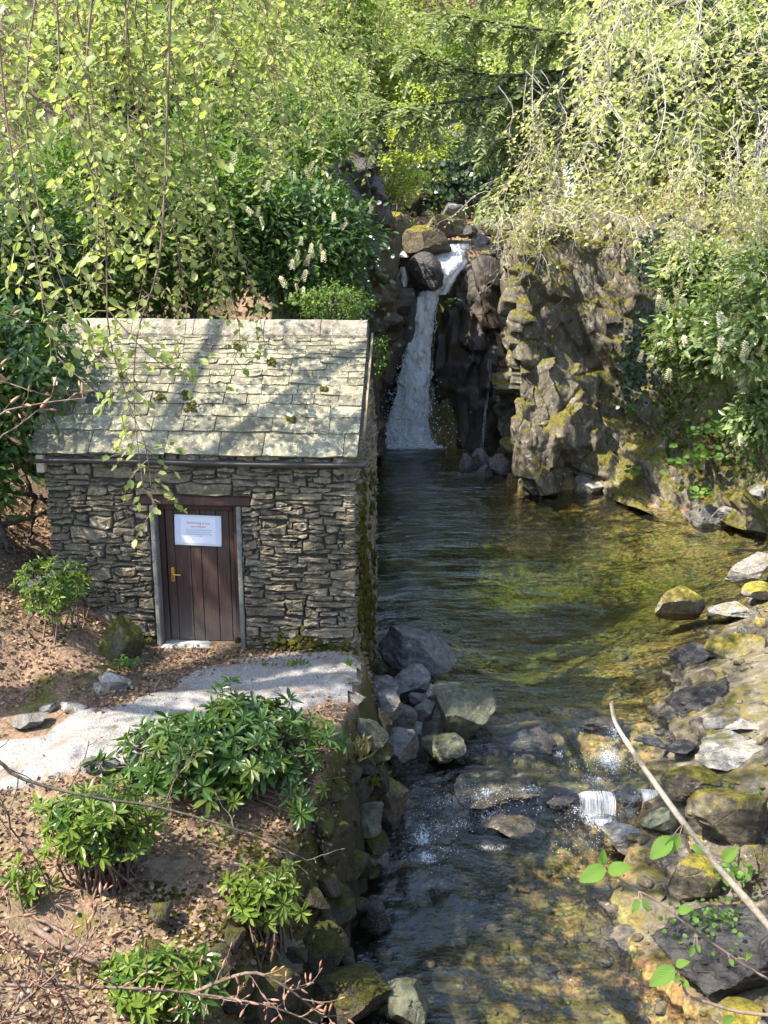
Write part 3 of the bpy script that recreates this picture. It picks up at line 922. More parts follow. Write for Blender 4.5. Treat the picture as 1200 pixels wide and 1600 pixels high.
def stone_mesh(bot, top, x0, x1, depth, seed, dome=.014):
    """one facing stone: bot/top are (n,) heights along x0..x1; face towards -y, domed and chipped."""
    r = np.random.default_rng(seed)
    n = len(bot)
    xx = np.linspace(x0, x1, n)
    ring = [(xx[i], bot[i]) for i in range(n)] + [(xx[i], top[i]) for i in range(n - 1, -1, -1)]
    ring = np.array(ring)
    c = ring.mean(0)
    hgt = (top - bot).mean()
    ring = ring + r.normal(0, min(.010, hgt * .09), ring.shape)
    # nip the corners
    for q in (0, n - 1, n, 2 * n - 1):
        ring[q] += (c - ring[q]) * r.uniform(.03, .20) * np.array([.35 * min(1, hgt / max(.05, x1 - x0) * 2), 1])
    m = len(ring)
    tx, tz = r.normal(0, .03, 2)
    lay = []
    back = np.c_[ring[:, 0], np.full(m, depth), ring[:, 1]]
    mid = np.c_[ring[:, 0], np.full(m, .012), ring[:, 1]]
    prot = r.uniform(-.010, .016)
    i1 = c + (ring - c) * np.array([1 - min(.4, .010 / max(.03, (x1 - x0) / 2)), 1 - min(.45, .009 / max(.02, hgt / 2))])
    f1 = np.c_[i1[:, 0], -.016 - prot + r.normal(0, .006, m), i1[:, 1]]
    i2 = c + (ring - c) * .55 + r.normal(0, .006, ring.shape)
    f2 = np.c_[i2[:, 0], -.016 - prot - dome * .3 + r.normal(0, .007, m), i2[:, 1]]
    for f in (mid, f1, f2):
        f[:, 1] += tx * (f[:, 0] - c[0]) + tz * (f[:, 2] - c[1]) * 2
    cen = np.array([[c[0], -.016 - prot - dome * .35, c[1]]])
    Vv = np.concatenate([back, mid, f1, f2, cen])
    F4 = []
    for a in range(3):
        for i in range(m):
            j = (i + 1) % m
            F4.append((a * m + i, a * m + j, (a + 1) * m + j, (a + 1) * m + i))
    F3 = [(3 * m + i, 3 * m + (i + 1) % m, 4 * m) for i in range(m)]
    return mesh_np('stone', Vv, [np.array(F4), np.array(F3)], False)


def pack(Wd, zmax_fn, z0, blocks, seed, wr, maxn):
    """drystone packing: fill the lowest gap of the skyline with a stone that fits it."""
    r = np.random.default_rng(seed)
    dx = .02
    n = int(round(Wd / dx))
    sky = np.full(n, z0) + 0.0
    xc = (np.arange(n) + .5) * dx
    top = np.array([zmax_fn(x) for x in xc])
    out = []
    for _ in range(maxn * 3):
        # blocks lift the skyline where openings are
        for (a, bb, c0, c1) in blocks:
            mk = (xc > a) & (xc < bb) & (sky >= c0 - 1e-6) & (sky < c1)
            sky[mk] = c1
        free = sky < top - .03
        if not free.any():
            break
        i = int(np.argmin(np.where(free, sky, 9)))
        lo = sky[i]
        a = i
        while a > 0 and abs(sky[a - 1] - lo) < .028 and free[a - 1]: a -= 1
        c = i
        while c < n - 1 and abs(sky[c + 1] - lo) < .028 and free[c + 1]: c += 1
        run = (c - a + 1)
        h = r.choice([.036, .045, .056, .068, .085, .105, .135], p=[.14, .2, .22, .18, .14, .08, .04]) * r.uniform(.85, 1.15)
        w = int(max(4, (h * r.uniform(2.0, 5.6) + r.uniform(.0, .14)) * wr / dx))
        w = min(w, int(.62 / dx))
        if run - w < 6: w = run
        if w > int(.72 / dx): w = run // 2
        s = a if (r.random() < .5 or w == run) else c - w + 1
        seg = slice(s, s + w)
        base = sky[seg].copy()
        # never rise over an opening's underside
        ceil = np.min(top[seg])
        for (ba, bb, c0, c1) in blocks:
            if xc[s] < bb and xc[min(n - 1, s + w - 1)] > ba and base.max() < c0 + 1e-6:
                ceil = min(ceil, c0)
        nb = []
        if a > 0: nb.append(sky[s - 1] if s > 0 else 9)
        if run == w and w * dx < .12:
            sides = [sky[q] for q in (s - 1, s + w) if 0 <= q < n]
            h = min(max(.04, min(sides) - lo if sides else h), .16)
        tz = min(lo + h, ceil)
        if ceil - tz < .045: tz = ceil
        if tz - base.max() < .018:
            sky[seg] = np.maximum(tz, base.max() + .004)
            continue
        slope = r.normal(0, .017) if tz < ceil - 1e-6 else 0
        tp = tz + slope * np.linspace(-1, 1, w) + (r.normal(0, .003, w) if tz < ceil - 1e-6 else 0)
        sky[seg] = tp
        k = 5 if w * dx > .16 else 4
        q = np.linspace(0, w - 1, k).astype(int)
        j = .0025
        out.append((xc[s] - dx / 2 + j, xc[s + w - 1] + dx / 2 - j, base[q] + j, tp[q] - j))
    return out


n_st = 0
stones = pack(HW, lambda x: EAVE - .01, -.12, [(DX0 - .055, DX1 + .055, -.2, DZ - .02), (DX0 - .17, DX1 + .16, DZ - .02, DZ + .092)], 5, 1.0, 400)
def join_meshes(name, mes):
    VV, FF4, FF3, k = [], [], [], 0
    for me in mes:
        co = np.empty(len(me.vertices) * 3, np.float32); me.vertices.foreach_get('co', co)
        VV.append(co.reshape(-1, 3))
        for p_ in me.polygons:
            (FF4 if len(p_.vertices) == 4 else FF3).append([v + k for v in p_.vertices])
        k += len(me.vertices)
        bpy.data.meshes.remove(me)
    return mesh_np(name, np.concatenate(VV), [np.array(FF4), np.array(FF3)], False)


smes = [stone_mesh(bo, tp, a, c, .11, 100 + i) for i, (a, c, bo, tp) in enumerate(stones)]
area = np.array([(c - a) * float((tp - bo).mean()) for (a, c, bo, tp) in stones])
order = np.argsort(-area)
for i in order[:280]:
    part('stone', smes[i], M['wallstone'], wall)
tag(part('small_stones', join_meshes('small_stones', [smes[i] for i in order[280:]]), M['wallstone'], wall), kind='stuff')
n_st = len(stones)
# right gable wall, facing the pool: local x -> hut y; its stones are seen edge-on, too thin to pick apart
gst = pack(HD, lambda x: EAVE + max(0, RISE * (1 - abs(x - HD / 2) / (HD / 2))) - .05, -1.15, [], 8, 1.45, 200)
tag(part('gable_stones', join_meshes('gable_stones', [stone_mesh(bo, tp, a, c, .11, 900 + i) for i, (a, c, bo, tp) in enumerate(gst)]), M['wallstone'], wall, (HW + .0, 0, 0), (0, 0, math.pi / 2)), kind='stuff')
print('stones', n_st, len(gst))

# moss cushions growing down the pool-side wall and along its foot
def moss_pad(pts, sizes, name, mat, parent, seed=0, sub=1):
    VV, FF, base = [], [], 0
    u = np.linspace(0, 2 * np.pi, 9)[:-1]
    r = np.random.default_rng(seed)
    for p, s in zip(pts, sizes):
        rings = []
        for (ph, rr) in ((0, 1.0), (.5, .9), (.9, .6)):
            ring = np.stack([np.cos(u) * rr, np.sin(u) * rr, np.full(8, math.sin(ph) * .62)], 1)
            rings.append(ring * r.uniform(.75, 1.25, (8, 1)))
        vv = np.concatenate(rings + [np.array([[0, 0, .62]])])
        vv = vv @ np.asarray(s[1]).T * s[0] + p
        f = []
        for k in range(2):
            for i in range(8):
                f.append((k * 8 + i, k * 8 + (i + 1) % 8, (k + 1) * 8 + (i + 1) % 8, (k + 1) * 8 + i))
        VV.append(vv); FF.append((np.array(f) + base, np.array([[16 + i, 16 + (i + 1) % 8, 24] for i in range(8)]) + base)); base += 25
    return link(name, mesh_np(name, np.concatenate(VV), [np.concatenate([f[0] for f in FF]), np.concatenate([f[1] for f in FF])]), mat, parent)


def frame_z(nrm):
    nrm = np.asarray(nrm, float); nrm = nrm / np.linalg.norm(nrm)
    a = np.cross(nrm, [0.3, .9, .2]); a /= np.linalg.norm(a)
    return np.stack([a, np.cross(nrm, a), nrm], 1)


pts, szs = [], []
for k in range(900):
    y = rng.uniform(.02, HD * .8)
    zz = rng.normal(.55, .75)
    if not (-1.0 < zz < 1.9) or fbm(np.array([[y * 2, zz * 1.3, 3.3]]), 3, 5)[0] < -.12: continue
    pts.append(np.array([HW + .03, y, zz])); szs.append((rng.uniform(.02, .055), frame_z([1, rng.normal(0, .3), .35])))
mp = moss_pad(pts, szs, 'moss', M['dry_moss'], hut, 3)
tag(mp, kind='stuff')
pts, szs = [], []
for k in range(260):
    x = rng.normal(2.75, .25) if k < 200 else rng.uniform(.2, 1.1)
    pts.append(np.array([x, -.02 - rng.random() * .05, -.02 + abs(rng.normal(0, .08))])); szs.append((rng.uniform(.015, .04), frame_z([rng.normal(0, .3), -1, .9])))
tag(moss_pad(pts, szs, 'moss', M['dry_moss'], hut, 4), kind='stuff')

# --- roof
sl = math.hypot(HD / 2, RISE)
ang = math.atan2(RISE, HD / 2)
OV = .10


def roof_pt(x, d, h=0.0):
    """point on the front slope: d measured up the slope from the wall-head, h off the plane."""
    return np.array([x, d * math.cos(ang) - h * math.sin(ang), EAVE + .02 + d * math.sin(ang) + h * math.cos(ang)])


roof = part('roof', mesh_np('roof', np.array([roof_pt(-.08, -.06), roof_pt(HW + .05, -.06), roof_pt(HW + .05, sl + .0), roof_pt(-.08, sl + .0),
                                               [-.08, HD + .08, EAVE - .06], [HW + .05, HD + .08, EAVE - .06]], float), np.array([[0, 1, 2, 3], [3, 2, 5, 4]]), False), M['slate_d'])
courses = [0, .285, .475, .625, .76, .88, .985, 1.075, 1.15, 1.22, 1.285, 1.345, 1.40, 1.455, 1.505, 1.555, sl + .02]
scl = (sl + OV - .03) / courses[-1]
rr = np.random.default_rng(77)
nsl = 0
for ci in range(len(courses) - 1):
    d0 = courses[ci] * scl - OV
    d1 = courses[ci + 1] * scl - OV
    ex = d1 - d0
    x = -.12 + rr.uniform(-.02, .02)
    xe = HW + .04
    while x < xe - .05:
        wdt = rr.uniform(.8, 1.95) * (.12 + ex * 1.1)
        if xe - x - wdt < .12: wdt = xe - x
        g = .004
        a0, a1 = x + g, x + wdt - g
        th = .016 + .012 * rr.random() + ex * .02
        lo = d0 + rr.normal(0, .006)
        hi = min(d1 + .05, sl)
        lift0 = .028 + .012 * rr.random() + .03 * ex
        lift1 = .010
        nn = 5
        xsn = np.linspace(a0, a1, nn)
        lowd = lo + rr.normal(0, .004, nn)
        lowd[0] += rr.random() * .012; lowd[-1] += rr.random() * .012
        if rr.random() < .12: lowd[rr.integers(nn)] += .02
        sk = rr.normal(0, .003)
        T0 = [roof_pt(q, l, lift0 + sk * (i - 2)) for i, (q, l) in enumerate(zip(xsn, lowd))]
        T1 = [roof_pt(q, hi, lift1 + .012) for q in xsn]
        B0 = [roof_pt(q, l + .004, lift0 + sk * (i - 2) - th) for i, (q, l) in enumerate(zip(xsn, lowd))]
        B1 = [roof_pt(q, hi, lift1 + .010 - th * .7) for q in xsn]
        Vv = np.array(T0 + T1 + B0 + B1)
        F = []
        for i in range(nn - 1):
            F += [(i, i + 1, nn + i + 1, nn + i), (2 * nn + i + 1, 2 * nn + i, 3 * nn + i, 3 * nn + i + 1), (2 * nn + i, 2 * nn + i + 1, i + 1, i), (nn + i, nn + i + 1, 3 * nn + i + 1, 3 * nn + i)]
        F += [(2 * nn, 0, nn, 3 * nn), (nn - 1, 3 * nn - 1, 4 * nn - 1, 2 * nn - 1)]
        dk = (ci == 3 and .3 < x < .62 and wdt < .3)
        part('slate', mesh_np('slate', Vv, np.array(F), False), M['slate_d'] if dk else M['slate'], roof)
        nsl += 1
        x += wdt
print('slates', nsl)
# ridge stones
x = -.06
while x < HW - .1:
    wdt = min(rr.uniform(.55, .85), HW + .03 - x)
    if HW + .03 - x - wdt < .3: wdt = HW + .03 - x
    n = 7
    prof = [(-.17, -.115), (-.115, -.035), (-.04, .035), (.0, .045), (.04, .035), (.115, -.035), (.17, -.115)]
    Vv = []
    for q in (x + .004, x + wdt * .35, x + wdt * .7, x + wdt - .004):
        jz = rr.normal(0, .004)
        for (a, c) in prof: Vv.append([q, HD / 2 + a * .85, EAVE + RISE + .055 + c * .95 + jz])
        for (a, c) in prof: Vv.append([q, HD / 2 + a * .85, EAVE + RISE + .055 + c * .95 - .06])
    F = []
    for s_ in range(3):
        o0, o1 = s_ * 14, s_ * 14 + 14
        for i in range(6):
            F += [(o0 + i, o1 + i, o1 + i + 1, o0 + i + 1), (o0 + 7 + i + 1, o1 + 7 + i + 1, o1 + 7 + i, o0 + 7 + i)]
        F += [(o0, o0 + 7, o1 + 7, o1), (o0 + 6, o1 + 6, o1 + 13, o0 + 13)]
    for o0 in (0, 42):
        for i in range(6): F.append((o0 + i, o0 + i + 1, o0 + 8 + i, o0 + 7 + i))
    part('ridge_stone', mesh_np('ridge_stone', np.array(Vv), np.array(F), False), M['ridge'], roof)
    x += wdt
pts, szs = [], []
for (px_, d_, s_) in ((1.15, .62, .05), (1.42, .66, .05), (1.50, .48, .06), (.7, .9, .03), (2.3, 1.1, .035), (2.9, .75, .03), (1.9, 1.3, .04), (.45, 1.2, .03), (2.6, .35, .025)):
    for k in range(14):
        pts.append(roof_pt(px_ + rr.normal(0, s_ * .6), d_ + rr.normal(0, s_ * .6), .05)); szs.append((rr.uniform(.012, .026), frame_z([0, -math.sin(ang), math.cos(ang)])))
tag(moss_pad(pts, szs, 'moss', M['dry_moss'], roof, 6), kind='stuff')
# verge board on the pool side
M['oldwood'] = bark_mat('weathered_wood', (.14, .10, .06), (.34, .27, .17), 9)
v0 = roof_pt(HW + .07, .25, -.02); v1 = roof_pt(HW + .07, sl - .06, -.02)
Vv = []
for p_, s_ in ((v0, 0), (v1, 0)):
    for dx_, dz_ in ((0, 0), (.02, 0), (.02, -.09), (0, -.09)): Vv.append(p_ + np.array([dx_, 0, dz_]))
part('verge_board', mesh_np('verge_board', np.array(Vv), np.array([[0, 1, 2, 3], [4, 7, 6, 5], [0, 4, 5, 1], [1, 5, 6, 2], [2, 6, 7, 3], [3, 7, 4, 0]]), False), M['oldwood'], roof)
# gutter: half round trough with litter
M['gutter'] = plain_mat('gutter_metal', (.06, .052, .045), .55, 0, .4, 15)
gx0, gx1, gr = -.14, HW + .12, .052
gc = roof_pt(0, -OV - .035, -.02)
aa = np.linspace(0, np.pi, 9)
Vv = []
for q in np.linspace(gx0, gx1, 12):
    sag = .006 * math.sin(q * 2.1)
    for rad in (gr, gr - .006):
        for a_ in aa: Vv.append([q, gc[1] - rad * math.cos(a_), gc[2] - rad * math.sin(a_) + sag])
F = []
for s_ in range(11):
    o0, o1 = s_ * 18, s_ * 18 + 18
    for i in range(8):
        F += [(o0 + i, o0 + i + 1, o1 + i + 1, o1 + i), (o0 + 9 + i + 1, o0 + 9 + i, o1 + 9 + i, o1 + 9 + i + 1)]
    F += [(o0, o1, o1 + 9, o0 + 9), (o0 + 8, o0 + 17, o1 + 17, o1 + 8)]
part('gutter', mesh_np('gutter', np.array(Vv), np.array(F), True), M['gutter'])
# pale wooden bracket end under the eave on the left
br = part('bracket', bevel_box(.0, .085, -.085, .02, EAVE - .25, EAVE - .06, .012), plain_mat('pale_wood', (.42, .36, .25), .8, 0, .25, 14))
br.location = (-.045, .0, 0)

# --- doorway
def wood_mat(name, c0, c1, rough=.55):
    t = NT(name)
    tc = t.n('TexCoord', out=3)
    n = t.noise(5, 7, .65, t.stretch((9, 9, .7), tc), .4)
    col = t.ramp(n, [(.3, c0), (.7, c1)])
    pz_ = t.n('SeparateXYZ', None, {0: tc}, 2)
    wear = t.rng(t.math('ADD', pz_, t.math('MULTIPLY', t.noise(3, 5, .7, tc), .5)), .95, .1, 0, .55)
    col = t.mix(wear, col, (.17, .15, .135))
    return t.done(t.principled(Base_Color=col, Roughness=rough, Normal=t.bump(n, .35, .01), Specular_IOR_Level=.35))


M['door'] = wood_mat('brown_stained_wood', (.034, .018, .013), (.095, .052, .038))
M['doorframe'] = wood_mat('dark_frame_wood', (.026, .012, .009), (.07, .035, .026))
M['concrete'] = rock_mat('old_render', (.17, .165, .14), (.36, .345, .30), (.4, .39, .34), .2, (.1, .1, .03), 0, .95, 3, .3)
part('lintel', bevel_box(DX0 - .165, DX1 + .155, -.006, .30, DZ - .015, DZ + .085, .012), M['doorframe'])
for a, c in ((DX0 - .05, DX0 + .002), (DX1 - .002, DX1 + .05)):
    part('jamb', bevel_box(a, c, -.018, .34, -.06, DZ - .018, .01), M['concrete'])
part('threshold', bevel_box(DX0 + .004, DX1 - .004, -.07, .30, -.09, .025, .012), plain_mat('threshold_stone', (.36, .35, .32), .9, 0, .25, 30))
DY = .13
frm = part('door_frame', bevel_box(DX0 + .004, DX0 + .062, DY - .03, DY + .06, .026, DZ - .02, .006), M['doorframe'])
part('door_frame', bevel_box(DX1 - .062, DX1 - .004, DY - .03, DY + .06, .026, DZ - .02, .006), M['doorframe'])
part('door_frame', bevel_box(DX0 + .063, DX1 - .063, DY - .03, DY + .06, DZ - .09, DZ - .021, .006), M['doorframe'])
d0, d1 = DX0 + .066, DX1 - .066
door = part('door', bevel_box(d0, d1, DY + .026, DY + .05, .03, DZ - .094, .003), M['doorframe'])
cuts = d0 + (d1 - d0) * np.array([0, .125, .355, .515, .745, .935, 1.0])
for i in range(6):
    part('plank', bevel_box(cuts[i] + .0025, cuts[i + 1] - .0025, DY, DY + .027, .032, DZ - .096, .005), M['door'], door)
M['brass'] = plain_mat('brass', (.62, .40, .10), .32, 1, .1, 40)
hx = d0 + .055
part('handle_plate', bevel_box(hx - .022, hx + .022, DY - .010, DY + .002, .70, .86, .006), M['brass'], door)
lv = [(np.array([[hx, DY - .008, .795], [hx, DY - .05, .795], [hx + .03, DY - .055, .794], [hx + .085, DY - .05, .790], [hx + .10, DY - .045, .792]]), np.array([.011, .010, .009, .008, .006]))]
V_, F_ = tubes(lv, 8)
part('lever', mesh_np('lever', V_, F_), M['brass'], door)
V_, F_ = box_vf(hx - .004, hx + .004, DY - .0115, DY - .0095, .725, .75)
part('keyhole', mesh_np('keyhole', V_, F_, False), plain_mat('black_gap', (.01, .01, .01)), door)

# --- the notice on the door
hm = Matrix.Translation(Vector((HA[0], HA[1], HZ))) @ Matrix.Rotation(hut_rot, 4, 'Z')
nb = hm @ Vector((1.325, DY - .012, 1.12))
notice = empty('notice', nb, 'white paper notice with red heading screwed to the brown hut door', 'notice')
notice.rotation_euler = (0, R(1.3), hut_rot)
M['paper'] = plain_mat('white_paper', (.74, .73, .79), .5, 0, .03, 8)
M['acrylic'] = plain_mat('clear_cover', (.66, .68, .66), .25, 0, .05, 8)
NW, NH = .505, .335
part('board', bevel_box(0, NW, 0, .007, 0, NH, .003), M['acrylic'], notice)
V_, F_ = box_vf(.018, NW - .018, -.0025, -.0005, .018, NH - .018)
part('paper_sheet', mesh_np('paper_sheet', V_, F_, False), plain_mat('lilac_paper', (.63, .62, .74), .5, 0, .03, 8), notice)
V_, F_ = box_vf(.07, NW - .06, -.0045, -.003, .03, NH - .022)
part('paper_sheet', mesh_np('paper_sheet', V_, F_, False), M['paper'], notice)
for a in (.012, NW - .012):
    for c in (.014, NH - .014):
        V_, F_ = tubes([(np.array([[a, -.006, c], [a, -.001, c]]), np.array([.005, .006]))], 8)
        part('screw', mesh_np('screw', V_, F_), M['gutter'], notice)
M['ink_red'] = plain_mat('red_ink', (.55, .05, .04), .6, 0, .02)
M['ink'] = plain_mat('grey_ink', (.10, .10, .13), .6, 0, .02)


def text(body, size, z, mat, name):
    cu = bpy.data.curves.new(name, 'FONT')
    cu.body = body
    cu.size = size
    cu.align_x = 'CENTER'
    cu.resolution_u = 3
    cu.materials.append(mat)
    tmp = bpy.data.objects.new(name, cu)
    me = bpy.data.meshes.new_from_object(tmp)
    bpy.data.objects.remove(tmp)
    o = bpy.data.objects.new(name, me)
    COL.objects.link(o)
    o.parent = notice
    o.location = (NW / 2 + .008, -.0055, z)
    o.rotation_euler = (math.pi / 2, 0, 0)
    return o


text('Swimming is not', .038, .240, M['ink_red'], 'heading_text')
text('permitted', .038, .202, M['ink_red'], 'heading_text')
for i, s_ in enumerate(('This is an environmentally sensitive site,', 'with protected native species, please', 'respect our environment and be mindful', 'do not swim')):
    text(s_, .0175, .170 - .0238 * i, M['ink'], 'body_text')

# ================================================================ boulders and stones
def ico(sub):
    import bmesh
    bm = bmesh.new()
    bmesh.ops.create_icosphere(bm, subdivisions=sub, radius=1)
    V = np.array([v.co[:] for v in bm.verts])
    F = np.array([[v.index for v in f.verts] for f in bm.faces])
    bm.free()
    return V, F


ICO = {k: ico(k) for k in (1, 2, 3, 4, 5)}


def rock_shape(seed, sub=4, cuts=14, rough=.06, flat=0.0, cutd=(.42, .80)):
    r = np.random.default_rng(seed)
    V, F = ICO[sub]
    V = V.copy()
    for k in range(cuts):
        n = r.normal(size=3)
        if flat and k < 2:
            n = np.array([r.normal(0, .2), r.normal(0, .2), 1.0])
        n /= np.linalg.norm(n)
        d = r.uniform(*cutd)
        ov = np.maximum(0, V @ n - d)
        V = V - ov[:, None] * n
    nn = V / np.linalg.norm(V, axis=1, keepdims=True)
    V = V + nn * (rough * 1.6 * fbm(V * 1.7 + seed * 3.1, 3, seed) + rough * .9 * fbm(V * 5 + seed, 4, seed + 1, .6, True))[:, None]
    mx, mn = V.max(0), V.min(0)
    V = (V - (mx + mn) / 2) / (mx - mn)
    return V, F


def boulder(box, z, mat, label, seed, deep=.8, rot=0, group=None, sub=4, cat='boulder', name='boulder', sink=.25, yadd=0, flat=0, cuts=11, rough=.06, tilt=None):
    """box: x0,y0,x1,y1 in the photo; the foot rests on height z."""
    x0, y0, x1, y1 = box
    P = on((x0 + x1) / 2, y1, z)
    k = mpp(P)
    w = (x1 - x0) * k
    dep = max(w * deep, .02)
    # seen height = real height * cos + depth * sin of the looking-down angle
    look = math.atan2(CAM_H - z, P[1])
    h = max(((y1 - y0) * k - dep * math.sin(look) * .75) / math.cos(look), w * .22)
    V, F = rock_shape(seed, sub, cuts, rough, flat)
    V = V * np.array([w, dep, h * (1 + sink)])
    if tilt:
        ca, sa = math.cos(tilt), math.sin(tilt)
        V = np.c_[V[:, 0] * ca - V[:, 2] * sa, V[:, 1], V[:, 0] * sa + V[:, 2] * ca]
    if rot:
        ca, sa = math.cos(rot), math.sin(rot)
        V = np.c_[V[:, 0] * ca - V[:, 1] * sa, V[:, 0] * sa + V[:, 1] * ca, V[:, 2]]
    P = P + np.array([0, dep * .42 + yadd, 0])
    loc = (P[0], P[1], z + h * .5 * (1 - sink))
    o = link(name, mesh_np(name, V, F, True, None, R(33)), M[mat])
    o.location = loc
    return tag(o, label, cat, group)


g1 = 'boulders piled beside the hut at the pool outlet'
B = [
    ((588, 972, 716, 1062), .05, 'boulder', 'long sloping grey boulder against the hut corner at the pool edge', 1, .75, .0, g1, -.22),
    ((600, 1034, 674, 1094), .10, 'boulder', 'dark square-edged slab lying below the long sloping grey boulder', 2, .8, .3, g1, -.2),
    ((578, 1052, 625, 1090), .35, 'boulder', 'small flat grey stone tight against the mossy hut foot', 3, .9, .0, g1, None),
    ((582, 1078, 634, 1134), .30, 'boulder', 'tilted blue-grey slab beside the bright path edge', 4, .8, .5, g1, -.35),
    ((618, 1098, 652, 1142), .10, 'boulder', 'narrow upright grey stone in the middle of the pile', 5, .7, .2, g1, None),
    ((646, 1090, 684, 1126), .08, 'boulder', 'rounded purple-grey stone behind the big greenish boulder', 6, .9, .1, g1, None),
    ((660, 1066, 690, 1090), .08, 'boulder_pale', 'small pale triangular stone above the rounded purple-grey stone', 7, .7, .4, g1, None),
    ((680, 1062, 782, 1168), -.12, 'boulder_green', 'biggest greenish boulder jutting into the pool outlet', 8, .85, .25, g1, None),
    ((584, 1138, 658, 1204), -.05, 'boulder', 'broad flat grey boulder over the dark water by the bank', 9, .8, .1, g1, None),
    ((658, 1140, 732, 1198), -.2, 'boulder_green', 'brown pitted boulder below the biggest greenish boulder', 10, .8, -.2, g1, None),
    ((632, 1124, 662, 1150), .0, 'boulder', 'small rough stone wedged above the brown pitted boulder', 11, .9, .3, g1, None),
    ((636, 1078, 668, 1102), .12, 'boulder', 'thin grey wedge stone under the square-edged slab', 29, .8, .2, g1, None),
    ((574, 1204, 642, 1286), -.3, 'boulder_moss', 'pale topped mossy boulder at the foot of the retaining wall', 12, .8, .1, 'boulders along the foot of the left bank', None),
    ((548, 1312, 608, 1374), -.5, 'boulder', 'smooth flat purple stone half in the stream by the bank', 13, .9, .2, 'boulders along the foot of the left bank', None),
    ((560, 1270, 596, 1300), -.4, 'boulder_wet', 'small dark wet stone under the mossy bank', 14, .9, 0, 'boulders along the foot of the left bank', None),
    ((470, 1496, 626, 1596), -.42, 'bank_stone', 'large mossy boulder at the bottom edge beside the stream', 15, .8, .1, 'boulders along the foot of the left bank', None),
    ((602, 1516, 674, 1612), -.52, 'boulder_green', 'brown lichen-spotted boulder beside the large mossy boulder at the bottom', 16, 1.5, .0, 'boulders along the foot of the left bank', None),
    ((570, 1400, 612, 1460), -.5, 'boulder_wet', 'dark submerged boulder close to the mossy bank', 17, .9, .2, 'boulders along the foot of the left bank', None),
]
g2 = 'boulders on the right shore'
B += [
    ((1028, 900, 1112, 976), -.10, 'boulder_yellow', 'pale yellow-topped boulder standing alone in the pool', 31, .8, .1, g2, None),
    ((1108, 984, 1212, 1048), -.02, 'boulder_moss', 'broad boulder with bright green moss cap and dark front', 32, .75, .0, g2, None),
    ((1135, 862, 1215, 908), 0, 'boulder_pale', 'long pale ridge of rock at the far right shore', 33, .6, -.2, g2, .25),
    ((1162, 905, 1212, 938), .02, 'boulder_yellow', 'yellow mossy hump of rock right of the lone pool boulder', 34, .8, 0, g2, None),
    ((1112, 938, 1180, 966), -.02, 'boulder_pale', 'low pale flat rock next to the lone pool boulder', 35, .8, .1, g2, None),
    ((1052, 1000, 1118, 1052), -.04, 'boulder_wet', 'black wet jagged rock left of the green capped boulder', 36, .8, .1, g2, None),
    ((1044, 1046, 1168, 1126), -.1, 'boulder_wet', 'dark layered outcrop at the outlet right side', 37, .9, .1, g2, None),
    ((1158, 1038, 1215, 1072), .05, 'boulder', 'grey rounded block below the green capped boulder', 38, .8, 0, g2, None),
    ((1160, 1070, 1230, 1112), .05, 'boulder', 'pale flat bedded slab at the right edge', 39, .9, 0, g2, None),
    ((996, 1140, 1064, 1172), -.2, 'boulder_wet', 'flat wet rock at the start of the rapids', 40, .8, 0, g2, None),
    ((1044, 1158, 1094, 1184), -.18, 'boulder_wet', 'small wet rounded rock beside the flat wet rock', 41, .8, .2, g2, None),
    ((1102, 1118, 1140, 1146), -.05, 'boulder', 'small grey pointed stone below the dark layered outcrop', 42, .8, .2, g2, None),
    ((1104, 1138, 1130, 1162), -.1, 'boulder_moss', 'little yellow mossy stone below the pointed grey stone', 43, .9, 0, g2, None),
    ((1088, 1156, 1215, 1204), -.1, 'boulder_pale', 'wide brownish flat ledge rock at the right', 44, .8, 0, g2, None),
    ((1140, 1118, 1215, 1150), 0, 'boulder_pale', 'row-like pale stony ledge under the bedded slab', 45, .8, .1, g2, None),
    ((1040, 1188, 1134, 1256), -.2, 'boulder_moss', 'yellow mossed boulder with dark side beside the small curtain fall', 46, .8, .1, g2, None),
    ((1082, 1206, 1230, 1322), -.18, 'boulder_moss', 'big brown mossy mound with little green ferns', 47, .8, .1, g2, None),
    ((948, 1280, 1018, 1334), -.48, 'boulder_pale', 'pale mossy rock at the splash below the curtain fall', 48, .8, .1, g2, None),
    ((1004, 1258, 1064, 1314), -.42, 'boulder_green', 'grey craggy rock behind the pale splash rock', 49, .8, .1, g2, None),
    ((998, 1324, 1058, 1374), -.5, 'boulder_moss', 'dark low rock in shallow water under the thick twig', 50, .8, 0, g2, None),
    ((1046, 1334, 1134, 1420), -.42, 'boulder_moss', 'rounded brown mossy boulder behind the thick foreground twig', 51, .8, .2, g2, None),
    ((1158, 1314, 1240, 1408), -.3, 'boulder_moss', 'ochre mossy boulder cut by the right edge', 52, .8, .1, g2, None),
    ((1040, 1412, 1240, 1566), -.48, 'boulder_wet', 'big dark cracked boulder with fern cushion at lower right', 53, .8, .1, g2, None),
    ((994, 1428, 1038, 1452), -.52, 'boulder_wet', 'small dark stone poking from the golden shallows', 54, .9, .1, g2, None),
]
B = [b_ if b_[7] != g2 else (b_[0], b_[1] + (.0 if b_[4] in (31, 48, 50, 54, 40, 36) else .10)) + b_[2:] for b_ in B]
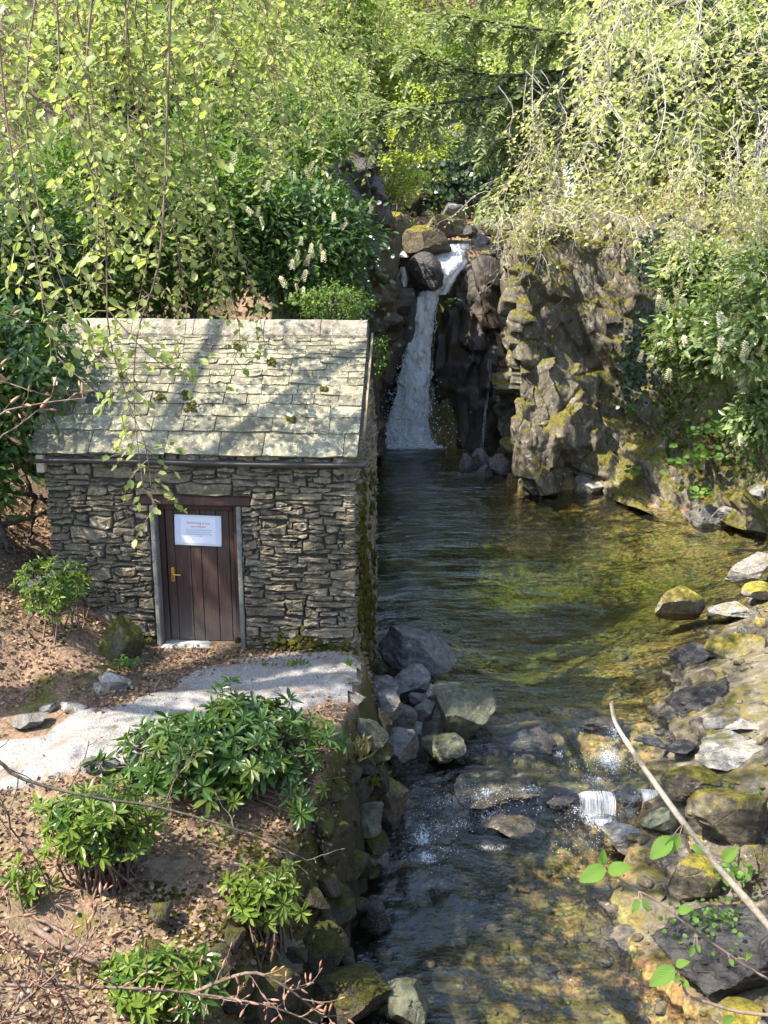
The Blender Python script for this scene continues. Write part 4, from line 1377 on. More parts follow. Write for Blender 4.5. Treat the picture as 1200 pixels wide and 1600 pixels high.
B += [
    ((1060, 1100, 1108, 1132), -.02, 'boulder_moss', 'tan mossy stone just below the dark layered outcrop', 111, .9, .2, g2, None),
    ((1130, 1198, 1190, 1230), -.1, 'boulder_yellow', 'yellowish stone between the flat ledge rock and the mossy mound', 112, .9, .1, g2, None),
    ((1180, 1122, 1230, 1160), .02, 'boulder_moss', 'mossy stone on the shore at the right edge below the bedded slab', 113, .9, .1, g2, None),
    ((1060, 1300, 1112, 1340), -.36, 'boulder_yellow', 'warm tan rounded stone under the big mossy mound', 114, .9, .1, g2, None),
    ((1118, 1326, 1164, 1372), -.32, 'boulder_moss', 'mossy stone wedged between the two larger mossy boulders', 115, .9, .1, g2, None),
    ((1010, 1386, 1052, 1420), -.46, 'boulder_moss', 'low tan stone at the water edge below the thick twig', 116, .9, .1, g2, None),
    ((1150, 1400, 1215, 1450), -.28, 'boulder_moss', 'mossy stone at the right edge above the fern cushion', 117, .9, .1, g2, None),
    ((1070, 1020, 1110, 1048), .0, 'boulder_moss', 'small mossy stone against the green capped boulder', 118, .9, .1, g2, None),
    ((1180, 960, 1225, 992), .06, 'boulder_yellow', 'pale yellowish stone behind the green capped boulder', 119, .9, .1, g2, None),
    ((1120, 1560, 1210, 1625), -.42, 'boulder_moss', 'mossy boulder at the bottom right corner', 120, .9, .1, g2, None),
]
g6 = 'rocks breaking the stream surface'
B += [
    ((712, 1226, 850, 1268), -.42, 'shore', 'low brown ledge rock with the stream spilling around it', 55, .8, .05, g6, None),
    ((756, 1268, 846, 1314), -.54, 'shore', 'golden brown rock just below the low ledge rock', 56, .9, .1, g6, None),
    ((962, 1236, 1044, 1266), -.44, 'boulder_wet', 'dark dripping ledge rock beside the small curtain fall', 57, .7, .0, g6, None),
    ((832, 1236, 908, 1266), -.44, 'boulder_wet', 'dark ledge rock left of the small curtain fall', 58, .7, .0, g6, None),
    ((770, 1120, 872, 1190), -.30, 'boulder_wet', 'smooth wet hump of rock in the pool outlet', 59, 1.0, .1, g6, None),
    ((905, 1112, 980, 1150), -.16, 'boulder_wet', 'thin wet rock rib at the lip of the pool', 60, .7, .0, g6, None),
]
g3 = 'rocks at the foot of the cliffs'
B += [
    ((716, 706, 742, 736), -.05, 'boulder', 'small rock with green patch leftmost below the damp slab', 61, .8, 0, g3, None),
    ((738, 700, 764, 728), .1, 'boulder', 'grey rock at the back of the pile below the damp slab', 62, .8, 0, g3, None),
    ((752, 712, 778, 732), .0, 'boulder_pale', 'whitest stone of the pile below the damp slab', 63, .8, 0, g3, None),
    ((764, 708, 800, 742), .0, 'boulder', 'brown-grey rock rightmost of the pile below the damp slab', 64, .8, 0, g3, None),
    ((742, 726, 772, 750), -.05, 'boulder', 'low stone at the waterline in front of the whitest stone', 65, .8, 0, g3, None),
    ((896, 726, 952, 768), -.02, 'boulder_pale', 'pale leaning slab at the waterline under the mossy cliff', 66, .5, -.3, g3, .45),
    ((900, 748, 948, 772), -.02, 'boulder_pale', 'pale thin slab lying below the leaning slab', 67, .6, -.2, g3, .3),
    ((1080, 782, 1140, 822), -.02, 'boulder', 'grey slaty rock at the far corner of the pool', 68, .8, .1, g3, None),
    ((1110, 784, 1172, 826), -.02, 'boulder', 'split grey rock beside the slaty rock at the pool corner', 69, .8, .3, g3, None),
    ((1160, 788, 1212, 832), 0, 'boulder', 'angular grey rock right of the split rock at the pool corner', 70, .8, .1, g3, None),
    ((1172, 754, 1215, 790), .4, 'boulder', 'smooth grey block above the angular rock at the right edge', 71, .8, .1, g3, None),
]
g4 = 'stones by the path'
B += [
    ((150, 1044, 202, 1082), 1.0, 'boulder_pale', 'rough white stone beside the path near the mossy lump', 81, .8, .1, g4, None),
    ((130, 1064, 174, 1086), 1.0, 'boulder_pale', 'flat pale stone touching the rough white stone', 82, .8, .1, g4, None),
    ((90, 1090, 132, 1114), 1.0, 'boulder_pale', 'low pale stone midway along the path edge', 83, .8, .1, g4, None),
    ((58, 1096, 86, 1114), 1.0, 'boulder', 'small dark-sided stone left of the low pale stone', 84, .8, .1, g4, None),
    ((10, 1108, 68, 1142), 1.0, 'boulder', 'grey lichened stone at the far left of the path', 85, .8, .1, g4, None),
    ((24, 990, 72, 1022), 1.25, 'boulder_pale', 'bright white stone on the slope below the flowering shrub', 86, .8, -.3, g4, None),
    ((140, 954, 220, 1048), 1.0, 'boulder_mossy2', 'mossy lump of rock left of the hut door', 87, .8, .1, g4, None),
    ((496, 1050, 562, 1088), .93, 'boulder_pale', 'white flat step stone at the hut corner', 88, .9, -.1, g4, None),
    ((470, 1082, 572, 1112), .86, 'boulder_pale', 'long white kerb slab at the path end', 89, .6, -.1, g4, None),
    ((120, 1178, 160, 1208), .95, 'boulder', 'grey stone at the near path edge left of the big bush', 90, .8, .1, g4, None),
    ((142, 1182, 184, 1210), .95, 'boulder_pale', 'beige stone at the near path edge against the big bush', 91, .8, .1, g4, None),
]
g5 = 'boulders at the head of the waterfall'
for bx, Yd, m_, lb, sd_ in (
        ((634, 396, 692, 458), 26.7, 'boulder_wet', 'black boulder wedged in the head of the waterfall', 92),
        ((628, 354, 704, 404), 27.4, 'boulder_moss', 'brown boulder resting above the wedged black boulder', 93),
        ((662, 337, 724, 372), 28.4, 'boulder_moss', 'yellow mossy boulder at the top of the waterfall', 94),
        ((596, 334, 642, 402), 27.6, 'boulder_moss', 'shaded mossy boulder left of the waterfall head', 95),
        ((736, 366, 764, 392), 28.3, 'boulder', 'small grey boulder right of the waterfall lip', 96),
        ((742, 342, 790, 370), 29.5, 'boulder_pale', 'bright pale rock in the stream above the fall', 97),
        ((716, 352, 746, 372), 29.2, 'boulder_wet', 'low wet rock in the stream above the fall', 98),
        ((690, 318, 726, 344), 30.8, 'boulder', 'grey rock far up the stream beneath the ivy wall', 99),
        ((740, 322, 772, 346), 30.8, 'boulder', 'rounded rock far up the stream right of the grey rock', 100),
        ((612, 455, 652, 560), 26.6, 'boulder_wet', 'tall damp rock shoulder left of the waterfall', 101),
        ((785, 330, 850, 362), 28.5, 'boulder_moss', 'mossy rock shelf above the damp slab', 102)):
    c = at((bx[0] + bx[2]) / 2, (bx[1] + bx[3]) / 2, Yd)
    k = mpp(c)
    V, F = rock_shape(sd_, 4, 9, .07)
    V = V * np.array([(bx[2] - bx[0]) * k * 1.05, (bx[2] - bx[0]) * k * .9, (bx[3] - bx[1]) * k * 1.08])
    o = link('boulder', mesh_np('boulder', V, F, True, None, R(33)), M[m_])
    o.location = c
    tag(o, lb, 'boulder', g5)
for (bx, z_, m_, lb, sd_, dp, ro, gp, ti) in B:
    big = (bx[2] - bx[0]) > 60
    wet = m_ == 'boulder_wet'
    boulder(bx, z_, m_, lb, sd_, dp, ro, gp, 5 if big else 4, tilt=ti, rough=.10 if wet else .055, cuts=7 if sd_ in (31, 32, 51, 52, 46, 47, 87) or sd_ > 110 else 16 if sd_ < 30 else 13, sink=.12 if 30 < sd_ < 60 else .25, flat=1 if sd_ in (9, 13, 35, 39, 44, 45, 88, 89, 67) else 0)

# ---------------------------------------------------------------- rough retaining wall under the path and bank
rw = empty('retaining_wall', (-.2, 8.6, 0), 'rough mossy boulder retaining wall between path and stream', 'retaining wall')
rwi = Matrix.Translation(-Vector(rw.location))
r5 = np.random.default_rng(5)
RS = [(552, 1120, 604, 1175, 8.95), (540, 1165, 590, 1215, 8.7), (560, 1195, 606, 1240, 8.75), (536, 1215, 580, 1262, 8.5), (545, 1250, 596, 1300, 8.4), (520, 1255, 560, 1300, 8.2),
      (500, 1290, 550, 1335, 7.95), (510, 1325, 572, 1365, 7.95), (478, 1300, 522, 1350, 7.8), (490, 1350, 560, 1400, 7.75), (470, 1390, 552, 1470, 7.3), (440, 1450, 540, 1530, 6.9), (405, 1470, 470, 1560, 6.6), (560, 1160, 612, 1200, 8.9), (590, 1110, 612, 1150, 9.2),
      (380, 1520, 470, 1610, 6.3), (525, 1190, 556, 1225, 8.45), (430, 1400, 500, 1470, 7.1)]
for i, (x0, y0, x1, y1, Yd) in enumerate(RS):
    c = at((x0 + x1) / 2, (y0 + y1) / 2, Yd)
    k = mpp(c)
    V, F = rock_shape(300 + i, 4, 10, .07)
    V = V * np.array([(x1 - x0) * k * 1.15, (x1 - x0) * k * 1.0, (y1 - y0) * k * 1.2])
    o = link('stone', mesh_np('stone', V, F, True, None, R(35)), M['bank_stone'] if i % 4 else M['boulder_green'], rw)
    o.matrix_parent_inverse = rwi
    o.location = c

# smaller stones bedded in the face of the bank
for Yq in np.arange(5.7, 9.3, .2):
    for zq in np.arange(-.4, .75, .2):
        xx_ = np.linspace(-1.6, .3, 120)
        hh_ = hz(xx_, np.full(120, Yq))
        i_ = np.argmin(np.abs(hh_ - zq))
        if abs(hh_[i_] - zq) > .12 or r5.random() < .6: continue
        V, F = rock_shape(int(300 + r5.integers(40)), 3, 10, .07)
        sz = r5.uniform(.16, .34)
        o = link('stone', mesh_np('stone', V * np.array([sz * .9, sz * 1.2, sz * .75]), F, True, None, R(35)), M['bank_stone'], rw)
        o.matrix_parent_inverse = rwi
        o.location = (xx_[i_] + .02, Yq + r5.normal(0, .04), zq + r5.normal(0, .03))
        o.rotation_euler = (r5.normal(0, .2), r5.normal(0, .2), r5.uniform(-.5, .5))

# ---------------------------------------------------------------- loose gravel and cobbles (uncountable)
def scatter_rocks(name, P, S, mat, label, sub=1, seed=0):
    r = np.random.default_rng(seed)
    Vs = [rock_shape(700 + k, sub, 6, .08) for k in range(6)]
    VV, FF, base = [], [], 0
    for p, s in zip(P, S):
        V, F = Vs[r.integers(6)]
        a = r.uniform(0, 6.28)
        ca, sa = math.cos(a), math.sin(a)
        sc = s * np.array([1, r.uniform(.6, .95), r.uniform(.4, .7)])
        v = V * sc
        v = np.c_[v[:, 0] * ca - v[:, 1] * sa, v[:, 0] * sa + v[:, 1] * ca, v[:, 2]] + p
        VV.append(v); FF.append(F + base); base += len(V)
    o = link(name, mesh_np(name, np.concatenate(VV), np.concatenate(FF), True), mat)
    return tag(o, label, None, None, 'stuff')


P, S = [], []
for k in range(2600):
    x, y = r5.uniform(-.6, 7.0), r5.uniform(5.2, 16)
    P.append((x, y)); S.append(.03 + .16 * r5.random() ** 4)
P = np.array(P); S = np.array(S)
sdp = poly_sd(P[:, 0], P[:, 1])
kp = ((P[:, 0] > .9) & (sdp < 2.2)) | (sdp < -.05)
P, S = P[kp], S[kp]
z_ = hz(P[:, 0], P[:, 1])
scatter_rocks('gravel', np.c_[P, z_ + S * .1], S, rock_mat('stream_cobble', (.08, .06, .03), (.33, .27, .16), (.5, .47, .38), .25, (.15, .13, .02), .15, .6, 2), 'loose golden cobbles and gravel of the stream bed', 2)
P = np.c_[r5.uniform(-5, -.2, 500), r5.uniform(5.2, 10.3, 500)]
S = .012 + .05 * r5.random(500) ** 4
z_ = hz(P[:, 0], P[:, 1])
scatter_rocks('pebbles', np.c_[P, z_ + .02], S, M['boulder_pale'], 'small loose pebbles on the bank and path', 1)

# ================================================================ plants
T7F = np.array([[0, 3, 1], [3, 4, 1], [4, 2, 1], [0, 1, 5], [5, 1, 6], [6, 1, 2]])


def tmpl(w, droop=.08, fold=.05, wide=.35):
    return np.array([[0, 0, 0], [.5, 0, -fold - droop * .25], [1, 0, -fold * .5 - droop], [wide * .85, w, fold * .4], [.74, w * .82, -droop * .5], [wide * .85, -w, fold * .4], [.74, -w * .82, -droop * .5]]), T7F


def tmpl4(w):
    return np.array([[0, 0, 0], [.5, w, .06], [1, 0, -.06], [.5, -w, .06]]), np.array([[0, 1, 2], [0, 2, 3]])


LEAF = {'beech': tmpl(.34, .10, .06), 'laurel': tmpl(.20, .12, .05), 'rhodo': tmpl(.15, .16, .05, .5), 'small': tmpl4(.32), 'tiny': tmpl4(.36), 'needle': tmpl4(.12), 'fir': tmpl4(.2), 'ivy': tmpl(.46, .1, .03, .3)}


def unit(a):
    return a / (np.linalg.norm(a, axis=-1, keepdims=True) + 1e-9)


def leaf_mesh(name, P, D, U, S, kind, tint):
    T, F = LEAF[kind]
    D = unit(D)
    Yv = unit(np.cross(U, D))
    Zv = np.cross(D, Yv)
    S = np.asarray(S)[:, None, None]
    V = P[:, None] + S * (T[None, :, 0:1] * D[:, None] + T[None, :, 1:2] * Yv[:, None] + T[None, :, 2:3] * Zv[:, None])
    n = len(T)
    FF = F[None] + n * np.arange(len(P))[:, None, None]
    return mesh_np(name, V.reshape(-1, 3), FF.reshape(-1, 3), False, {'tint': np.repeat(tint, n)})


def leaves(name, P, D, U, S, kind, mat, parent, tint=None, stuff=True):
    P = np.asarray(P); D = np.asarray(D); U = np.asarray(U)
    if tint is None:
        tint = rng.random(len(P))
    o = link(name, leaf_mesh(name, P, D, U, np.broadcast_to(S, (len(P),)), kind, tint), mat, parent)
    if stuff: o['kind'] = 'stuff'
    return o


M['lf_beech'] = leaf_mat('fresh_beech_leaf', (.18, .23, .065), (.40, .43, .15), .52, .45, (1.22, 1.3, .8))
M['lf_beech2'] = leaf_mat('sunny_beech_leaf', (.30, .33, .10), (.56, .54, .23), .5, .45, (1.2, 1.25, .8))
M['lf_laurel'] = leaf_mat('laurel_leaf', (.032, .07, .02), (.10, .17, .04), .3, .28, None, .5)
M['lf_laurel2'] = leaf_mat('bright_laurel_leaf', (.08, .13, .035), (.27, .33, .13), .3, .25, None, .6)
M['lf_soft'] = leaf_mat('soft_green_leaf', (.05, .095, .022), (.17, .25, .055), .4, .5, None, .3)
M['lf_rhodo'] = leaf_mat('rhododendron_leaf', (.035, .085, .014), (.09, .17, .03), .28, .33, None, .5)
M['lf_rhodo2'] = leaf_mat('young_rhododendron_leaf', (.09, .15, .02), (.22, .29, .045), .4, .38, None, .45)
M['lf_far'] = leaf_mat('spring_leaf', (.20, .25, .09), (.46, .47, .22), .45, .6, None, .2)
M['lf_mid'] = leaf_mat('mid_green_leaf', (.10, .155, .03), (.26, .32, .08), .4, .6, None, .25)
M['lf_yellow'] = leaf_mat('yellow_green_leaf', (.24, .30, .05), (.45, .47, .11), .5, .5, None, .3)
M['lf_fir'] = leaf_mat('grey_green_needle', (.15, .19, .085), (.36, .40, .20), .4, .6, (1.15, 1.2, .7), .25)
M['lf_ivy'] = leaf_mat('ivy_leaf', (.015, .035, .012), (.05, .09, .03), .15, .35, None, .5)
M['lf_fern'] = leaf_mat('fern_leaf', (.06, .14, .025), (.16, .28, .05), .45, .5, None, .3)
M['lf_dead'] = leaf_mat('dead_leaf', (.10, .058, .035), (.40, .275, .175), .2, .7, (1.1, .9, .6), .2)
M['lf_grass'] = leaf_mat('dry_grass', (.22, .19, .07), (.42, .38, .20), .4, .7, (1.1, 1.1, .7), .1)
M['lf_green_grass'] = leaf_mat('green_grass', (.10, .15, .03), (.27, .31, .07), .4, .6, None, .2)
M['flower'] = leaf_mat('cream_blossom', (.42, .40, .26), (.66, .62, .46), .35, .8, (1.0, 1.0, .85), .1)
M['bark'] = bark_mat('grey_bark', (.05, .042, .034), (.17, .145, .115))
M['bark_dark'] = bark_mat('dark_bark', (.022, .018, .013), (.085, .07, .05))
M['twig'] = bark_mat('brown_twig', (.09, .06, .045), (.25, .18, .14), 20)
M['twig_pale'] = bark_mat('pale_twig', (.30, .26, .23), (.56, .50, .46), 20)
M['bud'] = plain_mat('copper_bud', (.27, .135, .085), .5, 0, .3, 40)


def rnd_unit(n, r=None):
    v = (r or rng).normal(size=(n, 3))
    return unit(v)


def curve(P0, d, L, droop, wig, n, r):
    """a growing twig: direction bends down by droop and wanders."""
    pts = [np.array(P0, float)]
    d = np.array(d, float) / np.linalg.norm(d)
    s = L / n
    for k in range(n):
        d = d + np.array([0, 0, -droop / n]) + r.normal(0, wig, 3) / math.sqrt(n)
        d /= np.linalg.norm(d)
        pts.append(pts[-1] + d * s)
    return np.array(pts)


def along(poly, gap, r, start=.15):
    seg = np.linalg.norm(np.diff(poly, axis=0), axis=1)
    cum = np.concatenate([[0], np.cumsum(seg)])
    L = cum[-1]
    n = max(1, int((1 - start) * L / gap))
    s = np.linspace(start * L, L * .995, n) + r.normal(0, gap * .12, n)
    s = np.clip(s, 0, L * .999)
    i = np.clip(np.searchsorted(cum, s) - 1, 0, len(seg) - 1)
    f = (s - cum[i]) / seg[i]
    P = poly[i] + (poly[i + 1] - poly[i]) * f[:, None]
    T = unit(poly[i + 1] - poly[i])
    return P, T, s / L


def strand_system(strands, r, sub_gap=.13, sub_len=(.12, .42), leaf_gap=.05, leaf=.055, droop=.5, r0=.007, start=.12, twig_flat=.25, leaf_start=.15, sub_droop=.35):
    """hanging branches -> (tube lines, leaf points, leaf dirs, leaf ups, leaf sizes)."""
    lines, LP, LD, LU, LS = [], [], [], [], []
    for poly in strands:
        L = np.linalg.norm(np.diff(poly, axis=0), axis=1).sum()
        lines.append((poly, np.linspace(r0 * (1 + L * .25), .0018, len(poly))))
        P, T, s = along(poly, sub_gap, r, start)
        sgn = 1
        for p, t, q in zip(P, T, s):
            sgn = -sgn
            az = r.uniform(0, 2 * np.pi)
            side = np.array([math.cos(az), math.sin(az) * .8, r.normal(0, twig_flat)])
            d = side * .9 + t * .55
            l = r.uniform(*sub_len) * (1.05 - .5 * q)
            tw = curve(p, d, l, sub_droop, .35, 5, r)
            lines.append((tw, np.linspace(.0032, .0012, len(tw))))
            p2, t2, q2 = along(tw, leaf_gap, r, leaf_start)
            for k, (a, b_) in enumerate(zip(p2, t2)):
                h = unit(np.cross(b_, [0, 0, 1]) + 1e-6)
                dd = b_ * .55 + h * (1 if k % 2 else -1) * .8 + np.array([0, 0, -droop * .4]) + r.normal(0, .25, 3)
                LP.append(a); LD.append(dd); LU.append(np.array([0, 0, 1.0]) + r.normal(0, .45, 3)); LS.append(leaf * r.uniform(.55, 1.2))
            LP.append(tw[-1]); LD.append(t2[-1] + r.normal(0, .2, 3)); LU.append(np.array([0, 0, 1.0]) + r.normal(0, .4, 3)); LS.append(leaf * r.uniform(.6, 1.1))
    return lines, np.array(LP), np.array(LD), np.array(LU), np.array(LS)


def px_line(*q, n=14):
    return crom(np.array([at(*k) for k in q]), n)


def hang(px, py, Y, dpx, end, r, wob=14):
    """a strand that hangs from above the frame to photo row `end`."""
    n = 8
    q = [(px + dpx * (k / (n - 1)) + r.normal(0, wob), py + (end - py) * k / (n - 1), Y + r.normal(0, .06) * k) for k in range(n)]
    return px_line(*q, n=16)


# ---------------------------------------------------------------- the overhanging beech on the left
r = np.random.default_rng(101)
bt = empty('beech_tree', (-7.2, 7.4, 1.2), 'overhanging beech tree with fresh leaves drooping over the hut roof', 'tree')
trunk = crom(np.array([(-7.2, 7.4, .5), (-7.1, 7.5, 3), (-6.8, 7.6, 6), (-6.5, 7.7, 9), (-6.0, 7.8, 12)]), 20)
limbs = []
for (yy, zz, xx, y2) in ((7.6, 6.2, -1.2, 8.0), (7.7, 7.3, .2, 10.5), (7.5, 6.8, -2.4, 5.4), (7.7, 8.0, -1.4, 13), (7.6, 7.6, -2.2, 7.0), (7.7, 8.4, -4.0, 9.5)):
    limbs.append(crom(np.array([(-6.9, yy, zz - .4), (-5.0, (yy + y2) / 2, zz + 1.1), (-3.2 + (xx + 2) * .3, y2 * .9 + yy * .1, zz + 1.3), (xx, y2, zz + 1.0)]), 16))
strands = []
for k in range(42):
    px = r.uniform(-50, 430)
    Y = r.uniform(6.2, 10.4)
    strands.append(hang(px, -150 - r.uniform(0, 60), Y, r.uniform(-10, 60), 60 + 440 * r.random() ** 1.3 - max(0, px - 300) * .4, r))
for k in range(16):
    px = r.uniform(380, 580)
    strands.append(hang(px, -150, r.uniform(10, 13), r.uniform(-20, 50), r.uniform(40, 300), r))
for q in ([(150, -60, 5.6), (135, 150, 5.7), (165, 360, 5.8), (170, 520, 5.9), (205, 640, 6.0), (228, 700, 6.0), (240, 800, 6.05)],
          [(60, -40, 5.6), (40, 160, 5.6), (60, 320, 5.6), (110, 470, 5.7), (175, 560, 5.7)],
          [(190, -60, 7.0), (215, 180, 7.2), (265, 330, 7.4), (290, 470, 7.5), (285, 560, 7.5)],
          [(290, -120, 7.4), (300, 80, 7.5), (330, 260, 7.6), (370, 380, 7.7), (400, 470, 7.7), (415, 548, 7.7)],
          [(250, -120, 7.4), (270, 100, 7.5), (300, 300, 7.6), (350, 430, 7.7), (375, 520, 7.7), (360, 580, 7.7)],
          [(165, 480, 5.8), (240, 560, 5.8), (310, 590, 5.9)],
          [(-10, -120, 4.9), (0, 80, 4.9), (20, 250, 4.9), (60, 420, 4.9), (90, 560, 5.0)],
          [(270, -120, 5.5), (262, 150, 5.6), (250, 400, 5.6), (215, 520, 5.6), (210, 640, 5.7), (225, 770, 5.8)],
          [(85, -120, 5.2), (90, 20, 5.2), (100, 150, 5.2), (150, 300, 5.2), (150, 450, 5.3)]):
    strands.append(px_line(*q, n=18))
lines, LP, LD, LU, LS = strand_system(strands, r, .075, (.10, .48), .042, .062, r0=.004)
print('beech leaves', len(LP))
wood = [(trunk, np.linspace(.34, .16, 20))] + [(l, np.linspace(.10, .02, 16)) for l in limbs]


def attach(parent, o):
    o.parent = parent
    o.matrix_parent_inverse = Matrix.Translation(-Vector(parent.location))
    return o


attach(bt, tube_obj('trunk', wood, M['bark'], None, 10))
attach(bt, tube_obj('branches', lines, M['twig'], None, 4))
attach(bt, leaves('crown', LP, LD, LU, LS, 'beech', M['lf_beech'], None))
# leaves of the crown over the frame, which shade hut and bank
nL = 6500
cc = np.array([(-6.9, 8.4, 9.2), (-7.4, 7.6, 8.8), (-7.0, 9.3, 8.8), (-6.7, 5.4, 9.0), (-6.3, 6.4, 9.2), (-6.5, 4.6, 9.8), (-6.0, 7.0, 9.6)])
ci = r.integers(0, len(cc), nL)
P = cc[ci] + r.normal(0, .62, (nL, 3))
attach(bt, leaves('crown', P, rnd_unit(nL, r), rnd_unit(nL, r) + [0, 0, 1.2], r.uniform(.06, .11, nL), 'small', M['lf_beech'], None))


# ---------------------------------------------------------------- generic leafy tree or shrub made of clumps
def clump_crown(centre, rad, ncl, per, leaf, r, flat=.5, spread=.16, shell=.55):
    u = rnd_unit(ncl, r)
    rr_ = (shell + (1 - shell) * r.random(ncl)) ** .8
    C = np.asarray(centre) + u * rr_[:, None] * np.asarray(rad)
    sp = spread * np.mean(rad)
    P = np.repeat(C, per, 0) + r.normal(0, 1, (ncl * per, 3)) * np.array([sp, sp, sp * flat])
    D = unit(P - np.repeat(C, per, 0)) + r.normal(0, .5, P.shape) + np.array([0, 0, -.2])
    U = np.array([0, 0, 1.0]) + r.normal(0, .6, P.shape) + .5 * (P - np.asarray(centre)) / np.mean(rad)
    S = leaf * r.uniform(.6, 1.25, len(P))
    return C, P, D, U, S


def trunk_lines(base, top, r0, r1, C, r, nlimb=14, twig=.012):
    tr = crom(np.array([base, np.asarray(base) * .6 + np.asarray(top) * .4 + r.normal(0, .12, 3), np.asarray(base) * .25 + np.asarray(top) * .75 + r.normal(0, .15, 3), top]), 14)
    L = [(tr, np.linspace(r0, r1, 14))]
    for k in r.choice(len(C), min(nlimb, len(C)), False):
        i = r.integers(5, 13)
        a = tr[i]
        mid = (a + C[k]) / 2 + np.array([0, 0, .15 * np.linalg.norm(C[k] - a)]) + r.normal(0, .06, 3)
        L.append((crom(np.array([a, mid, C[k]]), 8), np.linspace(r1 * .7 + .004, twig * .35, 8)))
    return L


def tree(name, label, px, py, Y, rpx, hpx, leafmat, leaf, ncl, per, group=None, kind='small', cat='tree', base=None, trunk_r=.09, bark='bark', seed=0, flat=.5, spread=.16, dy=1.0, shell=.5, nlimb=26):
    r = np.random.default_rng(seed)
    c = at(px, py, Y)
    k = mpp(c)
    rad = np.array([rpx * k, rpx * k * dy, hpx * k])
    bx, by = (c[0], c[1] + .2) if base is None else base
    bz = float(hz(bx, by)) - .1
    if bz > c[2] - rad[2] * .3: bz = c[2] - rad[2] * 1.1
    root = empty(name, (bx, by, bz), label, cat, group)
    C, P, D, U, S = clump_crown(c, rad, ncl, per, leaf, r, flat, spread, shell)
    L = trunk_lines((bx, by, bz), c + np.array([0, 0, rad[2] * .5]), trunk_r, trunk_r * .35, C, r, nlimb)
    attach(root, tube_obj('trunk', L[:1], M[bark], None, 7))
    attach(root, tube_obj('branches', L[1:], M[bark], None, 4))
    attach(root, leaves('crown', P, D, U, S, kind, M[leafmat], None, r.random(len(P)) * .6 + .4 * np.repeat(r.random(ncl), per)))
    return root


def spikes(root, P, r, size=.12, mat='flower'):
    """cream flower candles of a cherry laurel, each its own part."""
    for k, p in enumerate(P):
        n = 46
        h = np.linspace(0, 1, n)
        a = np.arange(n) * 2.4
        lean = np.array([r.normal(0, .35), r.normal(-.25, .3), 1.0]); lean /= np.linalg.norm(lean)
        s = size * r.uniform(.75, 1.25)
        F_ = frame_z(lean)
        rad = .13 * (1 - .75 * h)
        loc = np.stack([np.cos(a) * rad, np.sin(a) * rad, h], 1) * s
        V = loc @ F_.T + p
        D = np.stack([np.cos(a), np.sin(a), np.full(n, .4)], 1) @ F_.T
        o = leaves('flower_spike', V, D, np.tile(lean, (n, 1)), np.full(n, s * .22), 'small', M[mat], None, None, False)
        attach(root, o)


# cherry laurels on the bank behind the hut
gl = 'dark laurel shrubs behind the hut'
LA = [('cherry_laurel', 'dark laurel with cream flower candles beside the waterfall cliff', 470, 380, 15.2, 105, 110, 150, 46, 1, 31),
      ('cherry_laurel', 'dense green laurel right above the middle of the hut ridge', 300, 350, 15.0, 140, 130, 170, 46, 2, 32),
      ('cherry_laurel', 'bushy green laurel above the left end of the hut ridge', 130, 330, 14.4, 130, 140, 160, 46, 3, 33),
      ('cherry_laurel', 'shadowy laurel at the left edge behind the hut', 10, 400, 12.6, 110, 130, 130, 46, 4, 34),
      ('cherry_laurel', 'laurel high on the bank under the hanging beech', 400, 220, 18.5, 150, 90, 130, 46, 5, 35)]
lroots = []
for (nm, lb, px, py, Y, rp, hp, nc, pr, i, sd) in LA:
    lroots.append(tree(nm, lb, px, py, Y, rp, hp, 'lf_soft' if i in (2, 3, 5) else 'lf_laurel', .12, nc, pr, gl, 'laurel', 'shrub', None, .06, 'bark_dark', sd, .6, .17, .9))
r = np.random.default_rng(12)
SP = [(440, 262), (452, 275), (462, 285), (478, 268), (490, 282), (486, 300), (540, 325), (545, 352), (533, 360), (524, 345), (575, 335), (585, 330), (470, 385), (482, 395), (490, 402), (505, 410), (478, 415), (462, 405), (500, 392), (455, 420), (466, 455), (476, 462), (452, 470), (405, 340), (412, 352), (395, 335), (430, 235), (480, 230), (505, 245), (415, 300), (360, 260), (205, 240), (470, 440), (448, 452)]
spikes(lroots[0], [at(a + r.normal(0, 2), b_ + r.normal(0, 2), 13.6 + r.random() * .5) for a, b_ in SP], r, .13)
# leafy laurel bough right at the left of the roof
tree('cherry_laurel', 'glossy blue-green laurel bough at the left of the slate roof', 15, 560, 10.9, 120, 85, 'lf_laurel', .13, 80, 28, gl, 'laurel', 'shrub', (-4.9, 11.4), .04, 'bark_dark', 36, .6, .2, .7)
tree('cherry_laurel', 'laurel added beyond the left edge to shade the gap beside the hut', -75, 690, 10.4, 105, 120, 'lf_laurel', .13, 110, 34, gl, 'laurel', 'shrub', (-5.4, 10.6), .05, 'bark_dark', 39, .6, .18, .8)  # added mostly out of view to block sun from the gap left of the hut
tree('young_hazel', 'low leafy sapling between the hut ridge and the cliff', 520, 470, 13.4, 62, 30, 'lf_soft', .05, 46, 34, None, 'small', 'sapling', (-.9, 13.4), .02, 'bark_dark', 37, .3, .2, .8)
tree('young_hazel', 'sparse green sapling leaning out beside the hut gable', 588, 560, 13.4, 20, 42, 'lf_fern', .04, 22, 24, None, 'small', 'sapling', (-.55, 13.2), .012, 'bark_dark', 38, .3, .2, .6)

